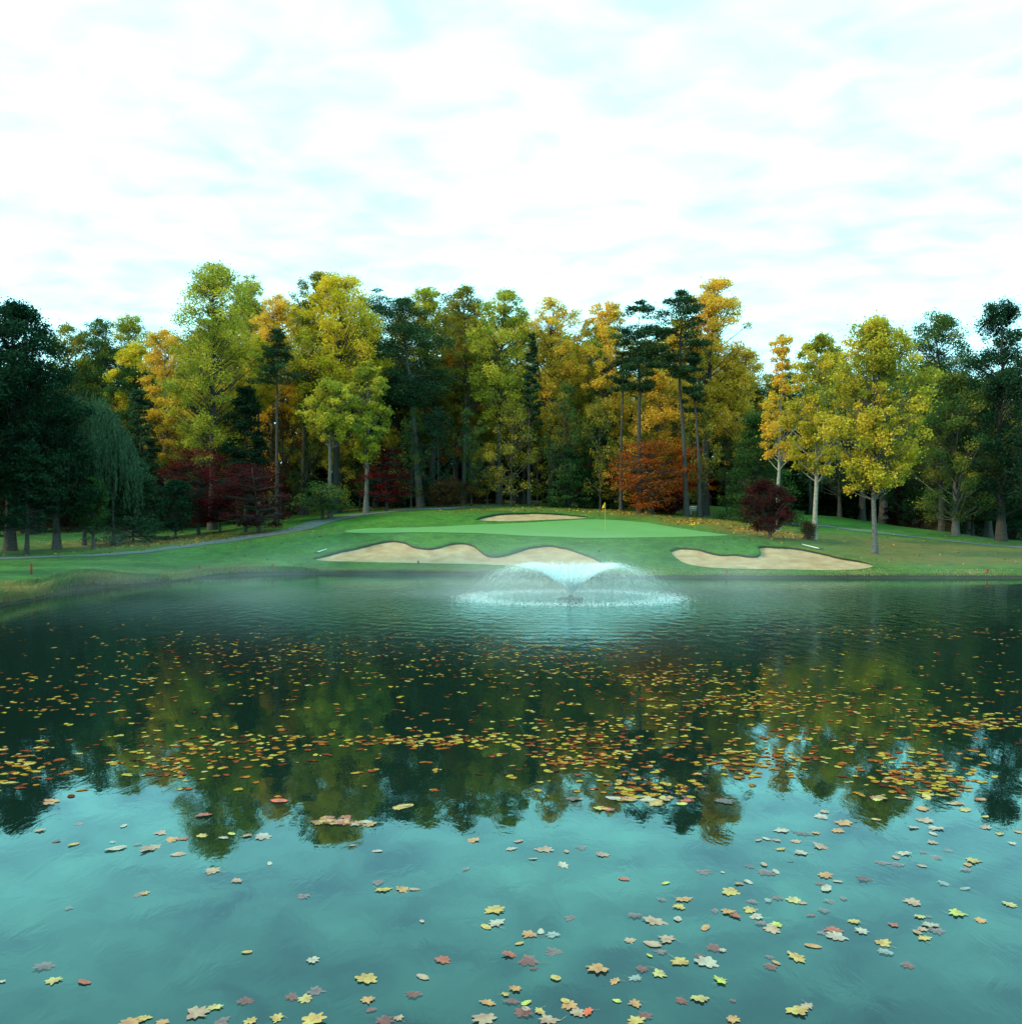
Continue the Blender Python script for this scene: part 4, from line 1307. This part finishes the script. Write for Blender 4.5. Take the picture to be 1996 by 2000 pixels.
B_ = [(185, 72, 80, 'P', 'm'), (105, 200, 40, 'T', 'o'), (237, 230, 55, 'P', 'o'), (757, 173, 78, 'O', 'm'), (995, 178, 55, 'T', 'o'), (962, 220, 65, 'P', 'm'), (1137, 225, 90, 'T', 'm'), (1257, 232, 45, 'T', 'o'), (1340, 213, 80, 'M', 'm'),
      (1078, 272, 45, 'P', 'o'), (1242, 305, 82, 'P', 'm'), (1457, 253, 78, 'T', 'm'), (718, 328, 55, 'M', 'm'), (240, 403, 85, 'M', 'm'), (270, 438, 88, 'Y', 'm'), (370, 440, 85, 'O', 'm'), (440, 437, 55, 'T', 'o'), (868, 553, 122, 'Y', 'm'),
      (888, 620, 105, 'P', 'm'), (825, 640, 72, 'Y', 'o'), (480, 608, 36, 'P', 'o'), (1065, 678, 100, 'O', 'm'), (1118, 666, 55, 'P', 'o'), (1187, 685, 80, 'p', 'm'), (1005, 728, 50, 'Y', 'o'), (1270, 592, 80, 'M', 'm'), (1563, 380, 58, 'R', 'o'),
      (1790, 403, 50, 'G', 'o'), (1777, 493, 55, 'M', 'm'), (1885, 490, 95, 'O', 'm'), (1868, 532, 85, 'Y', 'm'), (1625, 575, 85, 'M', 'm'), (1730, 605, 130, 'T', 'm'), (1858, 597, 60, 'P', 'o'), (1600, 710, 75, 'T', 'm'), (1722, 732, 95, 'T', 'o'),
      (1802, 708, 95, 'T', 'm'), (1760, 775, 85, 'M', 'm'), (1703, 793, 42, 'G', 'o'), (1858, 825, 105, 'Y', 'm'), (958, 787, 85, 'R', 'm'), (1060, 820, 145, 'r', 'm'), (1187, 775, 115, 'M', 'm'), (1082, 862, 50, 'r', 'o'), (588, 822, 95, 'R', 'm'),
      (177, 925, 132, 'Y', 'm'), (487, 910, 75, 'T', 'o'), (1432, 862, 130, 'O', 'm'), (1198, 912, 70, 'Y', 'o'), (1520, 932, 72, 'O', 'm'), (1665, 865, 95, 'r', 'm'), (1750, 890, 105, 'L', 'm'), (1620, 912, 85, 'p', 'm'), (990, 973, 80, 'O', 'm'),
      (928, 1003, 55, 'Y', 'm'), (190, 1028, 90, 'O', 'm'), (437, 1005, 120, 'r', 'm'), (205, 1088, 55, 'r', 'o'), (835, 1050, 85, 'O', 'm'), (965, 1045, 85, 'r', 'm'), (1038, 1050, 62, 'G', 'o'), (1038, 1080, 65, 'P', 'o'), (1115, 1092, 78, 'Y', 'm'),
      (1010, 1100, 120, 'r', 'm'), (830, 1138, 150, 'T', 'm'), (1165, 1138, 125, 'T', 'm'), (1250, 1038, 65, 'Y', 'o'), (1280, 1058, 105, 'O', 'm'), (1375, 1095, 85, 'S', 'm'), (1325, 1100, 95, 'T', 'm'), (1530, 1038, 48, 'G', 'o'), (1632, 1053, 75, 'O', 'm'),
      (1870, 1035, 75, 'r', 'm'), (1680, 1125, 110, 'r', 'm'), (1635, 1150, 105, 'Y', 'm'), (360, 1130, 70, 'T', 'm'), (270, 1142, 120, 'r', 'm')]
C_ = [(630, 122, 95, 'P', 'm'), (740, 130, 115, 'M', 'm'), (820, 132, 55, 'O', 'm'), (555, 165, 50, 'P', 'o'), (510, 172, 45, 'T', 'o'), (605, 173, 55, 'T', 'm'), (715, 180, 70, 'T', 'm'), (840, 205, 115, 'T', 'm'), (628, 220, 60, 'Y', 'm'),
      (740, 238, 85, 'P', 'm'), (680, 285, 40, 'M', 'o'), (855, 45, 90, 'P', 'm'), (870, 18, 60, 'T', 'm'), (975, 80, 105, 'O', 'm'), (930, 120, 80, 'O', 'm'), (1145, 60, 50, 'Y', 'o'), (1340, 103, 75, 'P', 'm'), (1465, 107, 100, 'P', 'm'),
      (1450, 138, 60, 'P', 'o'), (1400, 68, 105, 'T', 'm'), (1730, 45, 45, 'Y', 'o'), (1735, 105, 70, 'T', 'm'), (1805, 138, 60, 'Y', 'm'), (1905, 128, 50, 'O', 'm'), (1880, 190, 58, 'P', 'm'), (1450, 183, 75, 'T', 'm'), (1290, 240, 85, 'P', 'm'),
      (1250, 265, 50, 'T', 'o'), (1405, 237, 60, 'M', 'm'), (1455, 265, 75, 'M', 'm'), (1535, 230, 55, 'M', 'm'), (1180, 295, 85, 'M', 'm'), (1260, 300, 80, 'M', 'm'), (1390, 310, 50, 'T', 'o'), (1655, 280, 95, 'Y', 'm'), (1635, 303, 55, 'O', 'o'),
      (1625, 330, 75, 'M', 'm'), (215, 340, 95, 'M', 'm'), (318, 345, 28, 'P', 'o'), (460, 313, 70, 'M', 'm'), (540, 303, 58, 'T', 'o'), (550, 342, 110, 'M', 'm'), (605, 342, 60, 'P', 'o'), (455, 395, 55, 'P', 'o'), (405, 407, 60, 'O', 'm'),
      (350, 450, 115, 'Y', 'm'), (865, 358, 92, 'O', 'm'), (937, 394, 52, 'P', 'o'), (875, 432, 95, 'P', 'o'), (835, 405, 60, 'r', 'm'), (1085, 383, 105, 'r', 'm'), (1500, 403, 85, 'p', 'm'), (1622, 433, 60, 'p', 'o'), (478, 503, 75, 'M', 'm'),
      (560, 498, 60, 'p', 'm'), (615, 480, 75, 'M', 'm'), (700, 500, 90, 'L', 'm'), (750, 512, 50, 'T', 'm'), (893, 500, 80, 'M', 'm'), (967, 486, 50, 'M', 'o'), (865, 550, 90, 'M', 'm'), (793, 577, 50, 'r', 'o'), (1020, 607, 70, 'Y', 'm'),
      (1350, 508, 110, 'T', 'm'), (1860, 517, 85, 'L', 'm'), (1568, 563, 98, 'G', 'm'), (1708, 604, 88, 'O', 'm'), (1388, 586, 65, 'L', 'm'), (1425, 585, 45, 'M', 'm'), (1230, 628, 68, 'R', 'm'), (1440, 630, 100, 'P', 'm'), (1395, 655, 65, 'T', 'm'),
      (1470, 660, 100, 'M', 'm'), (1365, 668, 70, 'T', 'o'), (1408, 703, 82, 'Y', 'm'), (340, 556, 95, 'O', 'm'), (385, 575, 85, 'R', 'm'), (280, 553, 60, 'M', 'm'), (460, 548, 92, 'Y', 'm'), (505, 583, 98, 'P', 'm'), (597, 625, 78, 'G', 'm'),
      (530, 618, 80, 'M', 'm'), (580, 658, 100, 'T', 'm'), (225, 643, 70, 'O', 'o'), (75, 597, 58, 'P', 'o'), (915, 660, 100, 'R', 'm'), (940, 690, 118, 'P', 'm'), (850, 670, 70, 'M', 'm'), (1075, 664, 82, 'P', 'm'), (1190, 727, 92, 'Y', 'm'),
      (1200, 775, 95, 'p', 'm'), (803, 742, 80, 'O', 'o'), (713, 807, 120, 'Y', 'm'), (570, 800, 60, 'M', 'm'), (608, 833, 50, 'O', 'o'), (585, 855, 85, 'r', 'm'), (1315, 850, 90, 'r', 'm'), (262, 750, 100, 'r', 'm'), (315, 763, 50, 'P', 'm'),
      (230, 837, 135, 'P', 'm'), (190, 795, 65, 'r', 'm'), (303, 928, 98, 'G', 'm'), (190, 1022, 105, 'L', 'm'), (95, 1035, 80, 'r', 'm'), (373, 1037, 35, 'r', 'o'), (710, 1087, 135, 'Y', 'm'), (765, 1062, 80, 'T', 'm'), (380, 1142, 85, 'O', 'm')]
LEAVES = [(0 + a * .3631, 1580 + b * .3631, w_ * .3631, c, s_) for a, b, w_, c, s_ in A_] + [(650 + a * .3631, 1580 + b * .3631, w_ * .3631, c, s_) for a, b, w_, c, s_ in B_] + [(1296 + a * .3631, 1580 + b * .3631, w_ * .3631, c, s_) for a, b, w_, c, s_ in C_]
LCOL = {'Y': ('yellow', (.44, .29, .06)), 'P': ('cream-white', (.37, .31, .22)), 'O': ('orange', (.42, .20, .06)), 'R': ('brick-red', (.34, .075, .030)), 'T': ('tan', (.36, .22, .13)), 'M': ('mauve-brown', (.27, .15, .14)),
        'G': ('yellow-green', (.42, .42, .06)), 'B': ('dark-brown', (.09, .055, .04)), 'L': ('lemon', (.42, .33, .10)), 'p': ('sunken-pale', (.40, .42, .36)), 'r': ('sunken-red', (.30, .075, .055)), 'S': ('scarlet', (.60, .085, .015))}
LMAT = {}
for k_, (nm, c) in LCOL.items():
    m, t = new_mat('leaf_' + nm.replace('-', '_'))
    tcn = t.n('ShaderNodeTexCoord')
    oi = t.n('ShaderNodeObjectInfo')
    ad = t.n('ShaderNodeVectorMath', operation='ADD')
    t.l(tcn.outputs['Object'], ad.inputs[0]); t.l(oi.outputs['Random'], ad.inputs[1])
    nz = t.noise(ad.outputs[0], 2.2, 4, .6)
    spots = t.noise(ad.outputs[0], 9.0, 3, .6)
    cc = t.mixc(t.ramp(nz, [(.35, (0, 0, 0)), (.68, (1, 1, 1))]), c, (c[0] * .72, c[1] * .50, c[2] * .55))
    cc = t.mixc(t.ramp(spots, [(.58, (0, 0, 0)), (.72, (.6, .6, .6))]), cc, (c[0] * .35, c[1] * .22, c[2] * .25))
    pb = t.n('ShaderNodeBsdfPrincipled', i_Roughness=.45, i_Alpha=.5 if k_ in 'Mrp' else .93)
    pb.inputs['Specular IOR Level'].default_value = .4
    t.l(cc, pb.inputs['Base Color'])
    oo = t.n('ShaderNodeOutputMaterial'); t.l(pb.outputs[0], oo.inputs[0])
    LMAT[k_] = m


def leaf_outline(kind, rng):
    if kind == 'm':
        lobes = [(-90, .30), (-66, .52), (-44, .74), (-30, .66), (-20, .56), (-6, .80), (6, .90), (16, .74), (26, .58), (38, .76), (50, .86), (62, .68), (70, .66), (80, .86), (90, 1.0)]
        side_ = []
        for sg in (1, -1):
            k1, k2, k3 = rng.uniform(.78, 1.12, 3)
            pts = []
            for a, r in lobes:
                g_ = k1 if a < -18 else (k2 if a < 30 else k3)
                pts.append((math.radians(a + rng.normal(0, 3)), r * g_ * (1 + rng.normal(0, .07))))
            side_.append(pts)
        full = side_[0] + [(math.pi - a, r) for a, r in reversed(side_[1][1:-1])]
        ax, ay = rng.uniform(.78, 1.08), rng.uniform(.85, 1.08)
        return np.array([(r * math.cos(a) * ax, r * math.sin(a) * ay) for a, r in full]) * .60
    a = np.linspace(0, 2 * math.pi, 20, endpoint=False)
    r = 1 / np.sqrt((np.cos(a) / .5) ** 2 + (np.sin(a) / rng.uniform(.26, .38)) ** 2)
    r = r * (1 + rng.normal(0, .07, 20)) * (1 + .16 * np.maximum(np.cos(a), 0) ** 8)
    return np.stack([r * np.cos(a), r * np.sin(a)], 1)


def leaf_geo(kind, rng, curl):
    P = leaf_outline(kind, rng)
    n = len(P)
    V2_ = np.concatenate([P, P * .55, [[0, 0]]])
    rr = np.hypot(*V2_.T)
    th_ = np.arctan2(V2_[:, 1], V2_[:, 0])
    fold = rng.uniform(-.25, .5)
    z = curl * rr ** 2 * (1 + .9 * np.sin(th_ * 2 + rng.uniform(0, 6))) + fold * np.clip(V2_ @ np.array([math.cos(5 * curl), math.sin(5 * curl)]) - .22, 0, 1) + .012 * rng.normal(size=len(V2_))
    V = np.column_stack([V2_, z])
    k = np.arange(n)
    k2 = (k + 1) % n
    Q = np.stack([k, k2, n + k2, n + k], 1)
    T = np.stack([n + k, n + k2, np.full(n, 2 * n)], 1)
    if rng.uniform() < .45:
        # stalk
        s0 = P[np.argmin(P[:, 1])] if kind == 'm' else P[10]
        b = len(V)
        e = s0 * 1.0 + (np.array([rng.normal(0, .12), -.42]) if kind == 'm' else np.array([-.28, rng.normal(0, .08)]))
        V = np.concatenate([V, [[s0[0] - .012, s0[1], .0], [s0[0] + .012, s0[1], .0], [e[0] + .008, e[1], .04], [e[0] - .008, e[1], .04]]])
        Q = np.concatenate([Q, [[b, b + 1, b + 2, b + 3]]])
    return V, Q, T


rl = np.random.RandomState(21)
protos = {k_: [leaf_geo(k_, rl, rl.uniform(.02, .14)) for _ in range(22)] for k_ in 'mo'}
meshes = {}
for k_, lst in protos.items():
    for i, (V, Q, T) in enumerate(lst):
        me = mesh_np('floating_leaf', V, [Q, T])
        me.materials.append(LMAT['Y'])
        meshes[k_, i] = me


def clump_pts(n, rng):
    """rows and columns of the drifting leaves, in photo pixels"""
    bands = [(420, 1275, 170, 22, 8), (560, 1262, 110, 14, 5), (1090, 1280, 120, 14, 10), (1330, 1322, 110, 14, 9), (1480, 1368, 110, 14, 9), (1260, 1410, 130, 34, 6), (1130, 1445, 90, 22, 5), (860, 1448, 180, 7, 8), (440, 1462, 110, 18, 5),
             (330, 1500, 50, 12, 3), (1900, 1415, 70, 10, 5), (1790, 1520, 60, 26, 8), (1450, 1490, 50, 14, 4), (1260, 1545, 70, 14, 4), (650, 1610, 40, 6, 1), (30, 1490, 60, 22, 4), (200, 1330, 150, 14, 4), (130, 1375, 120, 10, 3),
             (1650, 1450, 130, 26, 5), (1130, 1490, 70, 12, 4), (1880, 1240, 160, 8, 3), (1650, 1232, 140, 5, 3), (1700, 1370, 220, 40, 6), (850, 1310, 250, 20, 8), (1000, 1255, 150, 8, 4)]
    wts = np.array([b[4] for b in bands], float)
    k = rng.choice(len(bands), int(n * .78), p=wts / wts.sum())
    b = np.array(bands)[k]
    u = rng.normal(0, 1, (len(k), 2))
    p1 = np.stack([b[:, 0] + u[:, 0] * b[:, 2], b[:, 1] + u[:, 1] * b[:, 3] + .10 * u[:, 0] * b[:, 3]], 1)
    m = n - len(k)
    p2 = np.stack([rng.uniform(-60, 2060, m), 1185 + 410 * rng.beta(1.3, 1.9, m)], 1)
    return np.concatenate([p1, p2])


dp = clump_pts(5200, rl)
dp = dp[(dp[:, 1] > 1178) & (dp[:, 1] < 1612)]
# tighten the drift: pull part of the leaves towards a neighbour so they raft together
for k in range(len(dp)):
    if rl.uniform() < .62:
        j = rl.randint(len(dp))
        near = np.argmin(np.hypot((dp[:, 0] - dp[k, 0]) / 3, dp[:, 1] - dp[k, 1]) + (np.arange(len(dp)) == k) * 1e6)
        dp[k] = dp[near] + rl.normal(0, 1, 2) * np.array([7, 1.6])
dD = F * CAMZ / (dp[:, 1] - CY)
dx = (dp[:, 0] - CX) / F * dD
far_fountain = np.hypot(dx - FX, dD - FD) > 5.5
land = dD < shore(dp[:, 0]) - .6
keep = far_fountain & land & ~((np.hypot(dx - FX, dD - FD) < 9.5) & (rl.uniform(size=len(dx)) < .75))
dp, dD, dx = dp[keep], dD[keep], dx[keep]
keys = np.array(list('YYYYOOTTRRLTPGMSBOMr'))
order = np.argsort(dD)                                            # nearest first
n_extra = 300 - len(LEAVES)
PHRASE = {}
entries = [(px, py, w_ / F * (F * CAMZ / (py - CY)), c, s_) for px, py, w_, c, s_ in LEAVES]
for i in order[:n_extra]:
    entries.append((dp[i, 0], dp[i, 1], rl.uniform(.11, .19), str(rl.choice(keys)), 'm' if rl.uniform() < .7 else 'o'))
pos2 = np.array([(e[0], e[1]) for e in entries])
wat = np.array([((e[0] - CX) / F * (F * CAMZ / (e[1] - CY)), F * CAMZ / (e[1] - CY)) for e in entries])
SHAPE = {'m': 'maple leaf', 'o': 'oval leaf'}


def leaf_label(i, depth):
    px, py, w_, c, s_ = entries[i]
    d = np.hypot(*(wat - wat[i]).T)
    nb = np.argsort(d)[1:4]

    def rel(j):
        dxx, dyy = wat[j] - wat[i]
        gap = d[j]
        word = 'touching' if gap < .55 * (w_ + entries[j][2]) else ('close to' if gap < .5 else 'out from')
        side_ = ('before' if dyy > 0 else 'behind') if abs(dyy) > abs(dxx) else 'beside'
        return word, side_, LCOL[entries[j][3]][0] + ' ' + ('maple' if entries[j][4] == 'm' else 'oval') + ' one'
    size_ = 'big' if w_ > .155 else ('small' if w_ < .10 else '')
    w0, s0, n0_ = rel(nb[0])
    lab = f'{size_} {LCOL[c][0]} {SHAPE[s_]} {w0 if w0 == "touching" else s0} a {n0_}'
    if depth >= 1:
        w1, s1, n1 = rel(nb[1])
        lab += f' and {s1} a {n1.split()[0]} one'
    if depth >= 2:
        lab = lab.replace('leaf', 'leaf near the bottom edge' if py > 1880 else ('leaf among the drift' if py < 1600 else 'leaf on the sky reflection'), 1)
    lab = ' '.join(lab.split())
    return lab if len(lab.replace('-', ' ').split()) <= 16 else lab.replace(' one and', ', ').replace(' one', '')


labels = [leaf_label(i, 1) for i in range(len(entries))]
for i in range(len(labels)):
    if labels.count(labels[i]) > 1:
        labels[i] = leaf_label(i, 2)
for i, (px, py, w_, c, s_) in enumerate(entries):
    sunk = c in 'prM'
    o = bpy.data.objects.new('floating_leaf', meshes[s_, rl.randint(22)])
    COL.objects.link(o)
    o.location = (wat[i, 0], wat[i, 1], .003 + .0006 * (i % 9))
    o.rotation_euler = (rl.normal(0, .05), rl.normal(0, .05), rl.uniform(0, 6.28))
    o.scale = (w_ * 1.02, w_ * 1.02, w_ * .28 if not sunk else w_ * .05)
    if not sunk:
        o.location.z = .004 + .02 * w_
    o.material_slots[0].link = 'OBJECT'
    o.material_slots[0].material = LMAT[c]
    tag(o, labels[i], 'leaf', 'autumn leaves floating on the pond')

# the rest of the drift, too many to count: one object
FOL['drift'] = foliage_mat('drift_leaves', [(.05, .02, .012), (.17, .030, .014), (.22, .055, .018), (.28, .11, .022), (.33, .19, .03), (.36, .26, .04), (.36, .26, .11)], .1)
rest = order[n_extra:]
VV, Q4, T3, va, n0 = [], [], [], [], 0
va3 = []
for i in rest:
    kind = 'm' if rl.uniform() < .7 else 'o'
    V, Q, T = protos[kind][rl.randint(22)]
    w_ = rl.uniform(.045, .125)
    a = rl.uniform(0, 6.28)
    cs, sn = math.cos(a), math.sin(a)
    W = V * w_
    W = np.column_stack([W[:, 0] * cs - W[:, 1] * sn, W[:, 0] * sn + W[:, 1] * cs, W[:, 2] * .28])
    W = W + np.array([dx[i], dD[i], .006])
    v = rl.uniform()
    VV.append(W); Q4.append(Q + n0); T3.append(T + n0); n0 += len(W)
    va += [v] * len(Q); va3 += [v] * len(T)
o = obj('leaf_drift', mesh_np('leaf_drift', np.concatenate(VV), [np.concatenate(Q4), np.concatenate(T3)], {'leafvar': ('FACE', np.array(va + va3))}), FOL['drift'])
tag(o, kind='stuff')

# ------------------------------------------------------------------ morning mist lying on the water
M_MIST, t = new_mat('mist_air')
geo = t.n('ShaderNodeNewGeometry')
pos = geo.outputs['Position']
sx_ = t.n('ShaderNodeSeparateXYZ')
t.l(pos, sx_.inputs[0])
mp = t.n('ShaderNodeMapping', i_Scale=(.16, .10, .5))
t.l(pos, mp.inputs[0])
nz = t.ramp(t.noise(mp.outputs[0], 1.0, 3, .55), [(.46, (.06, .06, .06)), (.66, (1, 1, 1))])
hf = t.ramp(t.math('DIVIDE', sx_.outputs[2], 3.2), [(0.0, (1, 1, 1)), (.25, (.42, .42, .42)), (1.0, (0, 0, 0))])
fd = t.ramp(t.math('DIVIDE', sx_.outputs[1], 100.0), [(.26, (0, 0, 0)), (.46, (1, 1, 1)), (.56, (.6, .6, .6)), (.605, (0, 0, 0))])
xf = t.ramp(t.math('DIVIDE', t.math('ABSOLUTE', t.math('ADD', sx_.outputs[0], 3.0)), 40.0), [(0.0, (1, 1, 1)), (.3, (.8, .8, .8)), (.5, (.10, .10, .10)), (1.0, (.10, .10, .10))])
sb = t.n('ShaderNodeVectorMath', operation='DISTANCE')
sc_ = t.n('ShaderNodeVectorMath', operation='MULTIPLY')
t.l(pos, sc_.inputs[0]); sc_.inputs[1].default_value = (1, 1, 1.6)
t.l(sc_.outputs[0], sb.inputs[0]); sb.inputs[1].default_value = (FX - .5, FD, .2)
ff = t.ramp(t.math('DIVIDE', sb.outputs['Value'], 7.2), [(.0, (1, 1, 1)), (.35, (.7, .7, .7)), (1.0, (0, 0, 0))], 'EASE')
den = t.math('MULTIPLY', t.math('MULTIPLY', nz, hf), t.math('MULTIPLY', t.math('MULTIPLY', fd, xf), .050))
den = t.math('ADD', den, t.math('MULTIPLY', t.math('MULTIPLY', ff, hf), .11))
pv = t.n('ShaderNodeVolumePrincipled')
pv.inputs['Color'].default_value = (.90, .97, 1.0, 1)
pv.inputs['Anisotropy'].default_value = .1
t.l(den, pv.inputs['Density'])
oo = t.n('ShaderNodeOutputMaterial')
t.l(pv.outputs[0], oo.inputs['Volume'])
g = Geo()
g.box((4, 48, 1.65), (84, 52, 3.2))
o = obj('mist', g.mesh('mist'), M_MIST)
tag(o, kind='stuff')
